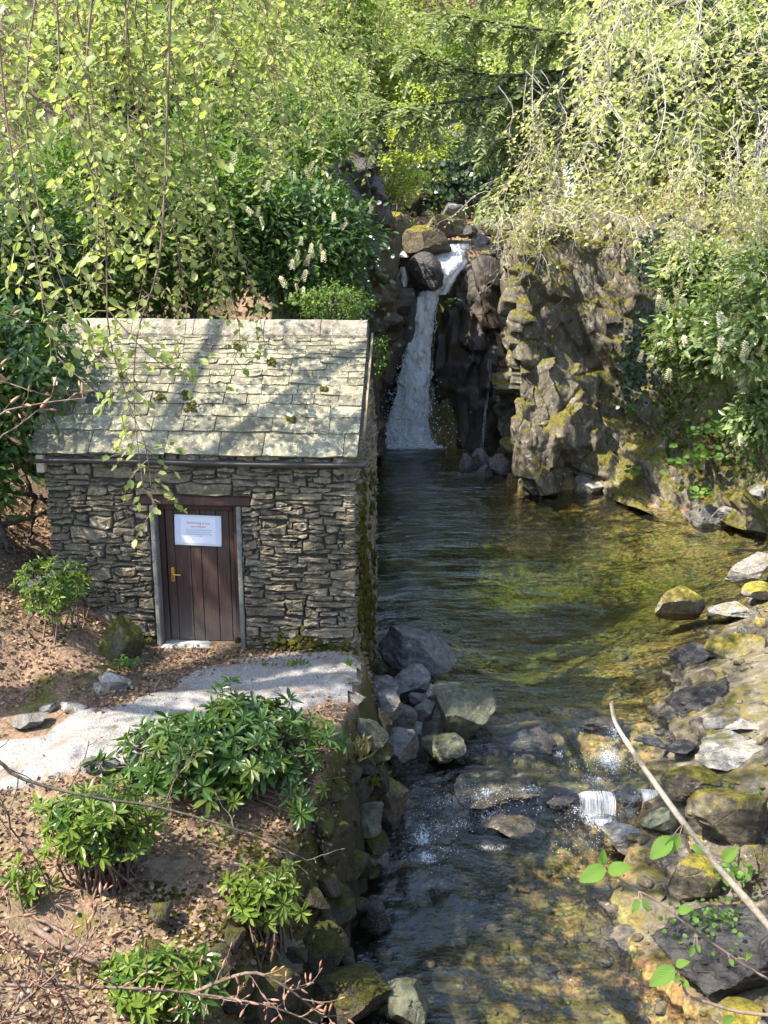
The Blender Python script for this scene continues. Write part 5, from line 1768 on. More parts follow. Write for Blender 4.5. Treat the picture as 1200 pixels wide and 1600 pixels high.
# ---------------------------------------------------------------- trees on the hill behind
gh = 'spring trees on the wooded hillside'
HT = [('airy spring tree just above the left laurels', 150, 130, 20, 130, 100, 'lf_far', 53),
      ('airy spring tree above the middle of the hut', 320, 130, 22, 120, 90, 'lf_far', 54),
      ('light green tree on the bank left of the waterfall cliff', 500, 170, 24, 95, 75, 'lf_far', 55),
      ('pale spring tree at the top left corner of the hillside', 60, 90, 26, 170, 150, 'lf_far', 41),
      ('loose spring tree above the left laurels', 230, 40, 30, 170, 140, 'lf_mid', 42),
      ('thin spring tree with pink twigs above the laurel bank', 400, 100, 30, 130, 110, 'lf_far', 43),
      ('hazy green tree left of the yellow-green sapling', 500, 60, 34, 110, 130, 'lf_mid', 44),
      ('pale tree at the top centre behind the yellow sapling', 580, 110, 38, 90, 120, 'lf_far', 45),
      ('tree above the ivy wall behind the conifer boughs', 740, 130, 36, 130, 130, 'lf_mid', 46),
      ('sunlit tree above the upper waterfall', 890, 130, 33, 130, 130, 'lf_far', 47),
      ('bright tree on the crest right of the upper waterfall', 1040, 150, 28, 130, 140, 'lf_far', 48),
      ('dazzling pale tree at the top right corner', 1160, 120, 24, 130, 150, 'lf_far', 49),
      ('tall tree over the top centre of the gorge', 660, -60, 44, 190, 120, 'lf_mid', 50),
      ('tall tree over the top right of the gorge', 950, -60, 40, 190, 120, 'lf_far', 51),
      ('tall tree over the top left of the gorge', 330, -70, 38, 220, 120, 'lf_far', 52)]
for lb, px, py, Y, rp, hp, lm, sd in HT:
    tree('hillside_tree', lb, px, py, Y, rp, hp, lm, .17, 190, 52, gh, 'small', 'tree', None, .13, 'bark', sd, .55, .14, .8, .3)
tree('maple_sapling', 'vivid yellow-green sapling left of the waterfall head', 655, 215, 27.5, 62, 88, 'lf_yellow', .11, 90, 30, None, 'small', 'sapling', (.2, 27.9), .04, 'bark', 61, .35, .17, .8, .3)
tree('maple_sapling', 'low yellow-green sapling at the rim by the cliff corner', 622, 285, 24.5, 36, 44, 'lf_yellow', .09, 46, 26, None, 'small', 'sapling', (-.7, 24.4), .025, 'bark', 62, .35, .2, .8, .3)

# ---------------------------------------------------------------- conifer boughs over the fall
r = np.random.default_rng(202)
ct = empty('conifer_tree', (8.6, 22.5, 5.5), 'grey-green conifer reaching feathery boughs across the waterfall head', 'tree')
boughs = [px_line((1260, 60, 21), (1060, 96, 20.5), (900, 108, 20), (760, 118, 19.6), (640, 75, 19.2), n=20),
          px_line((1060, 96, 20.5), (920, 60, 20), (800, 40, 19.5), (690, 20, 19), n=16),
          px_line((900, 108, 20), (800, 145, 19.5), (700, 160, 19.2), (560, 178, 19), n=18),
          px_line((1060, 96, 20.5), (940, 150, 20.5), (850, 185, 20.5), (760, 235, 20.3), n=16),
          px_line((1260, 0, 21), (1080, -20, 20), (900, -30, 19), (760, -40, 18.5), n=16),
          px_line((900, 108, 20), (840, 200, 20.6), (800, 260, 20.8), (770, 310, 21), n=14),
          px_line((1180, 70, 21), (1060, 150, 20.6), (980, 200, 20.4), (900, 250, 20.2), n=14)]
tr_ = crom(np.array([(8.6, 22.5, 5.3), (8.5, 22.4, 8), (8.4, 22.2, 11), (8.3, 22, 15)]), 12)
attach(ct, tube_obj('trunk', [(tr_, np.linspace(.28, .15, 12))], M['bark_dark'], None, 9))
tl_, NP, ND, NU, NS = [], [], [], [], []
for bgh in boughs:
    tl_.append((bgh, np.linspace(.06, .012, len(bgh))))
    P, T, s = along(bgh, .10, r, .05)
    for p, t, q in zip(P, T, s):
        for sg in (-1, 1):
            d = t * .5 + np.array([r.normal(0, .4), sg * r.uniform(.2, .9), r.normal(-.25, .35)])
            l = r.uniform(.5, 1.3) * (1.15 - .5 * q)
            tw = curve(p, d, l, .9, .4, 6, r)
            tl_.append((tw, np.linspace(.008, .003, len(tw))))
            p2, t2, q2 = along(tw, .034, r, .05)
            for sg2 in (-1, 1):
                h = unit(np.cross(t2, [0, 0, 1]) + 1e-6) * sg2
                NP.append(p2); ND.append(t2 * .7 + h + r.normal(0, .25, p2.shape)); NU.append(np.tile([0, 0, 1.0], (len(p2), 1)) + r.normal(0, .3, p2.shape)); NS.append(r.uniform(.10, .19, len(p2)))
NP = np.concatenate(NP); print('needles', len(NP))
attach(ct, tube_obj('branches', tl_, M['bark_dark'], None, 4))
attach(ct, leaves('crown', NP, np.concatenate(ND), np.concatenate(NU), np.concatenate(NS), 'fir', M['lf_fir'], None))

# ---------------------------------------------------------------- hanging beech on the right
r = np.random.default_rng(303)
rb = empty('beech_tree', (9.2, 13.5, 2.5), 'sunlit beech hanging pale leaves and white twigs over the right cliff', 'tree')
strands = []
for k in range(30):
    px = r.uniform(930, 1260)
    strands.append(hang(px, -140, r.uniform(11, 16.5), r.uniform(-60, 15), r.uniform(140, 400), r, 16))
for k in range(16):
    px = r.uniform(780, 1000)
    strands.append(hang(px, r.uniform(60, 180), r.uniform(17, 20), r.uniform(-50, 10), r.uniform(260, 400), r, 14))
for k in range(22):
    px = r.uniform(1060, 1200)
    strands.append(hang(px, r.uniform(150, 260), r.uniform(14.5, 17), r.uniform(-30, 0), r.uniform(330, 480), r, 8))
lines, LP, LD, LU, LS = strand_system(strands, r, .11, (.15, .75), .075, .088, .5, .0045)
print('right beech leaves', len(LP))
limbs = [px_line((1420, -160, 14), (1280, -200, 14.5), (1100, -180, 15), (940, -150, 16), n=14), px_line((1420, -160, 14), (1260, -60, 16), (1100, -10, 17.5), (920, 60, 18.5), n=14), px_line((1420, -160, 14), (1230, -150, 12.5), (1050, -150, 12), n=12)]
tr_ = crom(np.array([(9.2, 13.5, 2.2), (9.0, 13.6, 5), (8.6, 13.8, 8), (8.2, 14, 12)]), 12)
attach(rb, tube_obj('trunk', [(tr_, np.linspace(.3, .16, 12))] + [(l, np.linspace(.09, .02, len(l))) for l in limbs], M['bark'], None, 9))
attach(rb, tube_obj('branches', lines, M['twig_pale'], None, 4))
attach(rb, leaves('crown', LP, LD, LU, LS, 'small', M['lf_beech2'], None))

# shrub arching over the cliff rim
r = np.random.default_rng(404)
rs = empty('rim_shrub', tuple(at(860, 340, 23.2)), 'straggly shrub with bare pale twigs hanging over the cliff rim', 'shrub')
strands = []
for k in range(40):
    px = r.uniform(770, 1010)
    p0 = at(px, r.uniform(315, 352), 23.0 + r.uniform(-.3, .6))
    strands.append(curve(p0, [r.normal(-.35, .5), -1.0, r.uniform(.1, .8)], r.uniform(1.0, 2.9), r.uniform(1.2, 2.6), .5, 12, r))
lines, LP, LD, LU, LS = strand_system(strands, r, .14, (.15, .6), .085, .075, .4, .007, .15)
attach(rs, tube_obj('branches', lines, M['twig_pale'], None, 4))
kp = r.random(len(LP)) < .7
attach(rs, leaves('crown', LP[kp], LD[kp], LU[kp], LS[kp], 'small', M['lf_far'], None))

# laurels on the right bank
gr_ = 'bright laurels on the right bank'
RL = [('bright laurel with pale flower candles over the mossy ledge', 1100, 535, 17.0, 72, 58, 71), ('dazzling sunlit laurel at the right edge above the ledge', 1195, 490, 14.5, 85, 100, 72),
      ('low sunlit laurel at the right edge above the pool corner', 1205, 650, 14.8, 55, 45, 73), ('small green laurel tuft under the hanging beech', 1095, 430, 18.5, 66, 52, 74)]
rroots = []
for (lb, px, py, Y, rp, hp, sd), bs in zip(RL, ((7.0, 20.5), (8.0, 17.5), (8.3, 17.2), (7.2, 21.5))):
    rroots.append(tree('cherry_laurel', lb, px, py, Y, rp, hp, 'lf_laurel2', .15, 120, 34, gr_, 'laurel', 'shrub', bs, .05, 'bark', sd, .6, .19, .9))
spikes(rroots[0], [at(1095 + r.normal(0, 50), 525 + r.normal(0, 38), 15.9 + r.random()) for k in range(34)], r, .20)
spikes(rroots[1], [at(1170 + r.normal(0, 35), 540 + r.normal(0, 60), 13.2 + r.random()) for k in range(16)], r, .18)

# ---------------------------------------------------------------- ivy on the rock faces
r = np.random.default_rng(505)
def ivy(label, px, py, Y, sx, sy, n, mat='lf_ivy', size=.09, name='ivy', sy_=.25):
    c = at(px, py, Y)
    k = mpp(c)
    P = c + np.stack([r.normal(0, sx * k, n), r.normal(0, sy_, n), r.normal(0, sy * k, n)], 1)
    o = leaves(name, P - c, np.stack([r.normal(0, 1, n), r.normal(-.2, .4, n), r.normal(-.6, .6, n)], 1), np.stack([r.normal(0, .4, n), np.full(n, -1.0), r.normal(.4, .3, n)], 1), r.uniform(.6, 1.2, n) * size, 'ivy', M[mat], None, None, False)
    o.location = c
    return tag(o, label, 'ivy', 'ivy on the rock faces')


ivy('dark ivy curtain on the rock wall above the waterfall', 735, 258, 32.0, 50, 32, 1500, 'lf_ivy', .15, sy_=.35)
ivy('blackish ivy mat hanging on the right cliff', 1015, 545, 21.7, 22, 34, 420)
ivy('ivy patch low on the right cliff face', 985, 600, 21.8, 10, 26, 200)
ivy('ivy on the cliff crest under the hanging twigs', 1020, 395, 22.4, 18, 26, 300)
ivy('dark ivy on the left cliff beneath the laurel', 545, 440, 20.6, 30, 50, 500)

# ---------------------------------------------------------------- rhododendrons in the foreground: leaf whorls as parts
r = np.random.default_rng(606)


def whorl_mesh(k, size, n=9, up=.35):
    rr_ = np.random.default_rng(800 + k)
    a = np.linspace(0, 2 * np.pi, n, endpoint=False) + rr_.normal(0, .2, n)
    el = rr_.uniform(-.1, .55, n) * up * 2
    D = np.stack([np.cos(a) * np.cos(el), np.sin(a) * np.cos(el), np.sin(el)], 1)
    inner = rr_.random(n) < .25
    D[inner, 2] += .9
    U = np.tile([0, 0, 1.0], (n, 1)) - D * .2 + rr_.normal(0, .15, (n, 3))
    S = size * rr_.uniform(.7, 1.15, n)
    return leaf_mesh('leaf_whorl', D * size * .06, D, U, S, 'rhodo', rr_.random(n))


def rhodo(name, label, px, py, Y, rpx, hpx, n, size, mat, seed, lower=-.15, dy=.75, group='rhododendrons on the near bank', cat='shrub', base_dz=0, nl=9, nstem=999):
    r = np.random.default_rng(seed)
    c = at(px, py, Y)
    k = mpp(c)
    rad = np.array([rpx * k, rpx * k * dy, hpx * k])
    bz = float(hz(c[0], c[1])) + base_dz
    root = empty(name, (c[0], c[1], bz), label, cat, group)
    meshes = [whorl_mesh(seed * 10 + q, size, nl) for q in range(5)]
    for i_, m_ in enumerate(meshes): m_.materials.append(M[mat] if i_ < 4 else M['lf_rhodo2' if mat == 'lf_rhodo' else 'lf_rhodo'])
    lines = []
    cnt = 0
    while cnt < n:
        u = rnd_unit(1, r)[0]
        if u[2] < lower: continue
        lump = 1 + .42 * vnoise(np.array([u * 2.6 + seed]), seed)[0]
        q = (r.uniform(.72, 1.02) if r.random() < .7 else r.uniform(.35, .72)) * lump
        p = c + u * rad * q
        g = float(hz(p[0], p[1]))
        if p[2] < g + .04: p[2] = g + .04 + .06 * r.random()
        o = bpy.data.objects.new('leaf_whorl', meshes[r.integers(5)])
        COL.objects.link(o)
        nrm = unit(u * np.array([.8, .8, .7]) + np.array([0, -.12, .75]) + r.normal(0, .22, 3))
        mt = Vector(nrm).to_track_quat('Z', 'Y').to_matrix().to_4x4() @ Matrix.Rotation(r.uniform(0, 6.28), 4, 'Z')
        o.parent = root
        s_ = r.uniform(.75, 1.2)
        o.matrix_local = Matrix.Translation(Vector(p - np.array([c[0], c[1], bz]))) @ mt @ Matrix.Diagonal((s_, s_, s_, 1))
        b0 = np.array([c[0] + r.normal(0, rad[0] * .25), c[1] + r.normal(0, .1), bz - .05])
        lines.append((crom(np.array([b0, (b0 + p) / 2 + r.normal(0, .04, 3) + [0, 0, .05], p - nrm * .10, p]), 7), np.linspace(.010, .004, 7)))
        cnt += 1
    lines = lines[:nstem]
    attach(root, tube_obj('stems', lines, M['twig'], None, 4))
    return root


rhodo('rhododendron', 'biggest dark green rhododendron in front of the path', 352, 1182, 7.75, 158, 86, 300, .125, 'lf_rhodo', 1, -.35)
rhodo('rhododendron', 'medium rhododendron on the slope below the path left', 150, 1295, 6.6, 92, 66, 170, .105, 'lf_rhodo2', 2, -.4)
rhodo('rhododendron', 'small yellowish rhododendron at the mossy bank edge', 415, 1400, 6.55, 60, 52, 66, .10, 'lf_rhodo2', 3, -.5)
rhodo('rhododendron', 'low rhododendron at the bottom edge among bare twigs', 250, 1545, 5.6, 82, 58, 120, .10, 'lf_rhodo2', 4, -.3)
rhodo('rhododendron', 'little rhododendron sprig at the left by the fallen roots', 50, 1370, 6.3, 34, 50, 14, .09, 'lf_rhodo2', 5, -.6)
rhodo('flowering_shrub', 'leafy shrub with pale pink blooms at the hut corner', 75, 922, 9.6, 50, 50, 100, .075, 'lf_rhodo2', 6, -.7, .75, None, nstem=14)
rhodo('flowering_shrub', 'dark twiggy shrub against the hut wall beside the blooming one', 122, 905, 9.95, 24, 30, 26, .07, 'lf_rhodo', 7, -.6, .75, None, nstem=6)

# ================================================================ undergrowth, litter, moss, grass
r = np.random.default_rng(909)


def on_ground(n, x0, x1, y0, y1, cond):
    X = r.uniform(x0, x1, n); Y = r.uniform(y0, y1, n)
    sd = poly_sd(X, Y)
    k = cond(X, Y, sd)
    X, Y = X[k], Y[k]
    return X, Y, hz(X, Y)


def carpet(name, label, X, Y, Z, mat, size, up=.25, kind='small', lift=.25, flat=.6):
    n = len(X)
    P = np.stack([X, Y, Z + r.random(n) ** 2 * lift], 1)
    D = rnd_unit(n, r) * np.array([1, 1, .5]) + np.array([0, -.1, up])
    U = np.array([0, -.2, 1.0]) + r.normal(0, flat, (n, 3))
    o = leaves(name, P, D, U, size * r.uniform(.55, 1.25, n), kind, M[mat], None)
    return tag(o, label, None, None, 'stuff')


def patch(X, Y, f, seed, lo):
    return fbm(np.stack([X * f, Y * f, np.zeros_like(X)], 1), 3, seed) > lo


X, Y, Z = on_ground(60000, -14, 14, 12.9, 46, lambda X, Y, s: (s > .9) & (np.abs(X) < 2 + Y * .42) & patch(X, Y, .5, 3, -.12))
carpet('undergrowth', 'leafy green undergrowth covering the hillside', X, Y, Z, 'lf_mid', .17, .5, 'small', .7)
X, Y, Z = on_ground(26000, -14, 14, 12.9, 46, lambda X, Y, s: (s > .9) & (np.abs(X) < 2 + Y * .42) & ~patch(X, Y, .5, 3, .02))
carpet('dead_bracken', 'pinkish dead bracken and leaf litter on the hillside', X, Y, Z, 'lf_dead', .15, .3, 'small', .3)
X, Y, Z = on_ground(11000, -5.5, -.2, 12.75, 15.8, lambda X, Y, s: s > .3)
carpet('shade_undergrowth', 'dark ground cover behind the hut', X, Y, Z, 'lf_laurel', .16, .8, 'laurel', 1.5)
X, Y, Z = on_ground(15000, 3, 10, 21.5, 30, lambda X, Y, s: (s > .8))
carpet('rim_grass', 'dry sunlit grass along the cliff rim', X, Y, Z, 'lf_grass', .26, 1.2, 'needle', .15, .8)
X, Y, Z = on_ground(9000, 3, 10, 21.5, 31, lambda X, Y, s: (s > .8) & patch(X, Y, .8, 9, -.1))
carpet('rim_weeds', 'bright weeds along the cliff rim', X, Y, Z, 'lf_far', .13, .6, 'small', .5)


X, Y, Z = on_ground(9000, 4.5, 10.5, 15.5, 23, lambda X, Y, s: (s > .5) & patch(X, Y, .7, 19, -.2))
carpet('bank_ferns', 'ferns and creeping green on the right bank above the pool', X, Y, Z, 'lf_soft', .15, .6, 'small', .3)


def on_path(X, Y):
    d = np.min(np.hypot(X[:, None] - cl[None, :, 0], Y[:, None] - cl[None, :, 1]) - cw[None] * .72, 1)
    return d


X, Y, Z = on_ground(44000, -6, .1, 4.2, 12.5, lambda X, Y, s: (s > .12) & patch(X, Y, 1.3, 5, -.28))
k = (on_path(X, Y) > -.05) | (r.random(len(X)) < .04)
inhut = (X > -3.5) & (X < -.25) & (Y > 10.25)
k &= ~inhut
carpet('leaf_litter', 'copper brown fallen leaves on the near bank', X[k], Y[k], Z[k] + .006, 'lf_dead', .042, .12, 'beech', .035, .7)
# twig litter
lines = []
X, Y, Z = on_ground(900, -6, 0, 4.2, 10.6, lambda X, Y, s: s > .15)
k = on_path(X, Y) > .02
for x, y, z in zip(X[k], Y[k], Z[k]):
    a = r.uniform(0, 6.28); l = r.uniform(.06, .35)
    d = np.array([math.cos(a), math.sin(a), 0]) * l / 2
    p = np.array([x, y, z + .015])
    lines.append((np.array([p - d, p + r.normal(0, .012, 3) + [0, 0, .01], p + d]), np.array([.004, .0035, .002]) * r.uniform(.6, 1.5)))
tag(tube_obj('twig_litter', lines, M['twig'], None, 4), 'dry broken twigs scattered on the near bank', None, None, 'stuff')


def moss_patch(label, spots, n, size, mat='dry_moss', seed=0):
    rr_ = np.random.default_rng(seed)
    pts, szs = [], []
    for (px, py, z, sx, sy) in spots:
        for k in range(n):
            c = on(px + rr_.normal(0, sx), py + rr_.normal(0, sy), z)
            g = float(hz(c[0], c[1]))
            pts.append(np.array([c[0], c[1], g - .01])); szs.append((rr_.uniform(.5, 1.2) * size, frame_z([rr_.normal(0, .3), rr_.normal(-.2, .3), 1])))
    o = moss_pad(pts, szs, 'moss', M[mat], None, seed)
    return tag(o, label, None, None, 'stuff')


moss_patch('yellow-green moss cushions on the near bank', [(350, 1460, .35, 34, 22), (300, 1480, .4, 24, 14), (250, 1400, .6, 20, 12), (480, 1430, .1, 22, 40), (400, 1330, .6, 24, 12), (510, 1290, .5, 16, 22), (100, 1010, 1.1, 26, 18)], 150, .024, seed=7)


def tuft(label, px, py, z, n, h, mat, spread, group, name='grass_tuft', cat='grass tuft', ground=True):
    c = on(px, py, z)
    if ground: c[2] = float(hz(c[0], c[1]))
    P = np.stack([r.normal(0, spread, n), r.normal(0, spread, n), np.zeros(n)], 1)
    D = np.stack([r.normal(0, .55, n), r.normal(-.1, .5, n), np.full(n, 1.0)], 1)
    o = leaves(name, P, D, rnd_unit(n, r), h * r.uniform(.5, 1.2, n), 'needle', M[mat], None, None, False)
    o.location = c
    return tag(o, label, cat, group)


gg = 'grass tufts'
tuft('bright grass tuft on the bank corner at the path end', 570, 1128, .9, 150, .16, 'lf_green_grass', .07, gg)
tuft('dry grass hanging at the bank corner below the path end', 548, 1150, .85, 140, .15, 'lf_grass', .07, gg)
tuft('small grass tuft at the foot of the hut wall right of the door', 462, 1040, 1.0, 70, .09, 'lf_green_grass', .06, gg)
tuft('thin grass at the hut foot close to the door', 420, 1036, 1.0, 40, .07, 'lf_green_grass', .05, gg)
tuft('green sprig at the hut foot next to the white step stone', 545, 1045, .98, 50, .08, 'lf_fern', .03, gg)


def herb(label, px, py, Y, n, size, spread, mat='lf_fern', group='small green plants on the rocks', kind='ivy', up=.5, name='herb'):
    c = at(px, py, Y)
    P = r.normal(0, 1, (n, 3)) * np.array([spread, spread * .7, spread * .45])
    o = leaves(name, P, rnd_unit(n, r) * [1, 1, .4] + [0, -.2, up * .3], np.array([0, -.5, 1.0]) + r.normal(0, .35, (n, 3)), size * r.uniform(.6, 1.2, n), kind, M[mat], None, None, False)
    o.location = (0, 0, 0)
    root = empty(name, tuple(c), label, 'plant', group)
    o.name = 'foliage'
    o.parent = root
    o['kind'] = 'stuff'
    return root


herb('round-leaved green plant low on the mossy ledge', 1080, 715, 19.7, 40, .17, .26)
herb('small green plant at the waterline of the mossy ledge', 1088, 770, 19.0, 24, .12, .14)
herb('leafy green plants high on the mossy ledge', 1115, 670, 20.2, 50, .14, .28)
herb('green sprig in the crack of the right cliff', 985, 640, 21.4, 26, .10, .16)
herb('tiny fern at the foot of the mossy cliff', 985, 735, 20.8, 22, .12, .12)
herb('green sprig on the damp slab beside the fall', 708, 470, 26.4, 18, .10, .10)
herb('fern cushion on top of the big dark lower right boulder', 1125, 1445, 6.95, 190, .045, .17, 'lf_fern', up=1)
herb('little ferns on the big brown mossy mound', 1170, 1255, 8.6, 70, .05, .10, 'lf_fern', up=1)
herb('small fern clump left side of the brown mossy mound', 1128, 1240, 8.7, 40, .045, .07, 'lf_fern', up=1)
herb('green leaves between the mossy boulders behind the thick twig', 1140, 1370, 7.5, 70, .05, .11, 'lf_fern', up=1)
herb('green creeper on the mossy lump by the door', 195, 1035, 9.5, 40, .05, .06, 'lf_fern')
herb('yellow-green sprout under the blooming shrub', 85, 965, 9.2, 40, .06, .10, 'lf_rhodo2', None, 'rhodo', 1)
herb('dusting of green moss sprouts at the bank below the big bush', 340, 1300, 6.9, 50, .05, .12, 'lf_rhodo2', None, 'small', 1)

# pink blooms of the corner shrub
M['bloom'] = leaf_mat('pink_bloom', (.55, .40, .46), (.75, .66, .68), .35, .7, (1, .9, .95), .1)
shr = [o for o in bpy.data.objects if o.name == 'flowering_shrub'][0]
for k, (a, b_) in enumerate([(60, 905), (80, 897), (48, 912)]):
    n = 30
    D = rnd_unit(n, r)
    o = leaves('bloom', D * .018 + at(a, b_, 9.1), D, rnd_unit(n, r), np.full(n, .018), 'small', M['bloom'], None, None, False)
    attach(shr, o)

# ---------------------------------------------------------------- fallen wood
def stick(name, label, q, r0, r1, mat, cat='branch', wob=.0, sides=8):
    pl = px_line(*q, n=22)
    pl = pl + r.normal(0, wob, pl.shape)
    base = pl[0].copy()
    V, F = tubes([(pl - base, np.linspace(r0, r1, 22) * (1 + .12 * r.normal(size=22)))], sides)
    o = link(name, mesh_np(name, V, F), M[mat])
    o.location = base
    return tag(o, label, cat)


def gp(px, py, z0=.5, lift=.03):
    c = on(px, py, z0)
    for _ in range(4):
        c = on(px, py, float(hz(c[0], c[1])) + lift)
    return (px, py, float(c[1]))


stick('fallen_branch', 'pale fallen branch lying down the slope at lower left', [gp(48, 1450, .6, .05), gp(110, 1485, .6, .07), gp(180, 1520, .6, .05), gp(262, 1562, .6, .04)], .026, .012, 'twig', wob=.006)
stick('fallen_branch', 'thin pale fallen branch above the bigger one at lower left', [gp(45, 1425), gp(120, 1470), gp(190, 1520), gp(250, 1540)], .012, .006, 'twig', wob=.006)
stick('fallen_branch', 'bare stick leaning on the soil slope left of the path stones', [gp(12, 945, 1.4, .05), gp(30, 990, 1.3, .06), gp(50, 1040, 1.2, .05)], .018, .010, 'bark_dark')
M['rotten'] = bark_mat('rotten_red_wood', (.05, .022, .014), (.22, .10, .06), 16)
V, F = rock_shape(555, 5, 8, .24)
P = on(155, 1440, .45)
o = link('rotten_stump', mesh_np('rotten_stump', V * np.array([.40, .24, .26]), F), M['rotten'])
o.location = (P[0], P[1] + .15, float(hz(P[0], P[1])) - .0)
tag(o, 'reddish rotten stump under the medium rhododendron', 'stump')
# dead brushwood in the dark gap left of the hut
for k, (q, lb) in enumerate((([(-40, 760, 11.2), (20, 770, 11.2), (60, 775, 11.3), (75, 790, 11.3)], 'topmost dead bough in the dark gap left of the hut'),
                             ([(-20, 700, 11.4), (30, 730, 11.4), (50, 790, 11.3), (48, 850, 11.2)], 'upright dead bough in the dark gap left of the hut'),
                             ([(-30, 830, 11.0), (20, 815, 11.1), (75, 800, 11.2), (90, 795, 11.2)], 'slanting dead bough low in the gap left of the hut'),
                             ([(-10, 790, 11.0), (10, 850, 10.9), (15, 890, 10.8), (20, 910, 10.8)], 'short dead bough at the left edge by the hut'))):
    stick('dead_bough', lb, q, .035, .015, 'bark', 'branch', .02)

# ---------------------------------------------------------------- bare budding twigs hanging into the picture
def bud_twig(root_name, label, mains, seed, r0, gap, lens, bud=.035, mat='twig', budmat='bud', leafy=None, spread=.8, sub2=True, cat='branch', bias=(0, 0, .2)):
    r = np.random.default_rng(seed)
    base = mains[0][0]
    root = empty(root_name, tuple(base), label, cat)
    main_lines, lines, buds = [], [], []
    for m in mains:
        main_lines.append((m, np.linspace(r0, r0 * .35, len(m))))
        P, T, s = along(m, gap, r, .05)
        for p, t, q in zip(P, T, s):
            d = t * .7 + r.normal(0, spread, 3) * np.array([1, .6, 1]) + np.array(bias)
            tw = curve(p, d, r.uniform(*lens), -.1, .45, 7, r)
            lines.append((tw, np.linspace(r0 * .38, r0 * .16, len(tw))))
            buds.append((tw[-1], tw[-1] - tw[-2]))
            p2, t2, q2 = along(tw, gap * .55, r, .2)
            for a, b_ in zip(p2, t2):
                if r.random() < .75:
                    d2 = b_ * .8 + r.normal(0, .6, 3)
                    tw2 = curve(a, d2, r.uniform(.02, lens[0] * .7), -.1, .3, 3, r)
                    lines.append((tw2, np.linspace(r0 * .2, r0 * .13, len(tw2))))
                    buds.append((tw2[-1], tw2[-1] - tw2[-2]))
    bl = []
    for p, d in buds:
        d = d / np.linalg.norm(d)
        l = bud * r.uniform(.6, 1.3)
        bl.append((np.array([p, p + d * l * .35, p + d * l * .75, p + d * l]), np.array([.12, .17, .12, .02]) * l))
    attach(root, tube_obj('main_branch', main_lines, M[mat], None, 7))
    o = attach(root, tube_obj('twigs', lines, M[mat], None, 4)); o['kind'] = 'stuff'
    o = attach(root, tube_obj('buds', bl, M[budmat], None, 5)); o['kind'] = 'stuff'
    return root


M['twig_dark'] = bark_mat('dark_lichened_twig', (.035, .03, .024), (.14, .12, .09), 30)
bud_twig('bare_branch', 'dark bare branch crossing in front of the medium rhododendron', [px_line((-460, 1095, 5.2), (-60, 1165, 5.2), (30, 1215, 5.2), (140, 1245, 5.2), (250, 1262, 5.3), (380, 1300, 5.3), (480, 1345, 5.4), n=24)], 21, .013, .12, (.08, .3), .022, 'twig_dark', 'twig', bias=(.2, 0, -.15))
bud_twig('bare_branch', 'slim dark branch at the left edge beside the path', [px_line((-460, 1170, 5.4), (-40, 1240, 5.4), (20, 1300, 5.4), (60, 1350, 5.4), (85, 1420, 5.5), n=16)], 22, .008, .08, (.06, .22), .02, 'twig_dark', 'twig', bias=(.2, 0, -.1))
bud_twig('beech_branch', 'long budding beech branch across the bottom left corner', [px_line((-460, 1462, 3.9), (-60, 1532, 3.9), (100, 1541, 3.9), (220, 1545, 3.9), (330, 1556, 4.0), (430, 1575, 4.0), (520, 1612, 4.1), n=24), px_line((300, 1552, 4.0), (390, 1520, 4.0), (450, 1545, 4.0), (505, 1590, 4.05), n=14)], 23, .010, .065, (.07, .24), .036)
bud_twig('beech_branch', 'tangle of copper budded twigs at the left bottom edge', [px_line((-460, 1370, 3.8), (-60, 1440, 3.8), (20, 1470, 3.8), (80, 1530, 3.8), (120, 1600, 3.85), n=14), px_line((-460, 1430, 3.7), (-60, 1500, 3.7), (10, 1520, 3.7), (60, 1580, 3.7), n=10), px_line((-460, 1530, 3.6), (-40, 1600, 3.6), (40, 1560, 3.7), (110, 1500, 3.7), (160, 1440, 3.75), n=12)], 24, .008, .04, (.07, .22), .036)
bud_twig('beech_branch', 'budding twig reaching in from the left edge before the roof', [px_line((-460, 578, 3.6), (-60, 648, 3.6), (20, 638, 3.6), (80, 628, 3.6), (135, 622, 3.65), n=12), px_line((-460, 620, 3.6), (-60, 690, 3.6), (10, 676, 3.6), (60, 640, 3.6), n=9), px_line((-460, 518, 3.7), (-60, 588, 3.7), (0, 595, 3.7), (50, 612, 3.7), n=8)], 25, .005, .07, (.03, .09), .036, 'twig', 'bud', bias=(.3, 0, .5))
bud_twig('beech_branch', 'thin budding twig at the left edge above the laurel bough', [px_line((-460, 400, 4.2), (-60, 470, 4.2), (0, 490, 4.2), (45, 505, 4.2), n=8)], 26, .004, .06, (.03, .10), .03, bias=(.3, 0, .4))
bud_twig('bare_branch', 'reddish bare twig standing between the two big rhododendrons', [px_line((258, 1258, 6.4), (275, 1215, 6.4), (300, 1190, 6.4), (315, 1175, 6.4), n=8)], 27, .006, .05, (.05, .14), .02, 'twig', 'twig', bias=(.2, 0, .3))


# ---------------------------------------------------------------- the hazel shoots in the right foreground
def leaf_mat2():
    t = NT('hazel_leaf')
    u = t.attr('u'); v = t.attr('v')
    vein = t.math('SINE', t.math('MULTIPLY', t.math('SUBTRACT', u, t.math('MULTIPLY', t.math('ABSOLUTE', v), .5)), 62.0))
    col = t.mix(t.rng(vein, -.2, .9), (.10, .20, .03), (.17, .29, .05))
    a = t.principled(Base_Color=col, Roughness=.5, Normal=t.bump(vein, .5, .003), Specular_IOR_Level=.35)
    b_ = t.n('BsdfTranslucent', None, {0: (.30, .45, .06, 1)})
    return t.done(t.n('MixShader', None, {0: .45, 1: a, 2: b_}))


M['hazel'] = leaf_mat2()


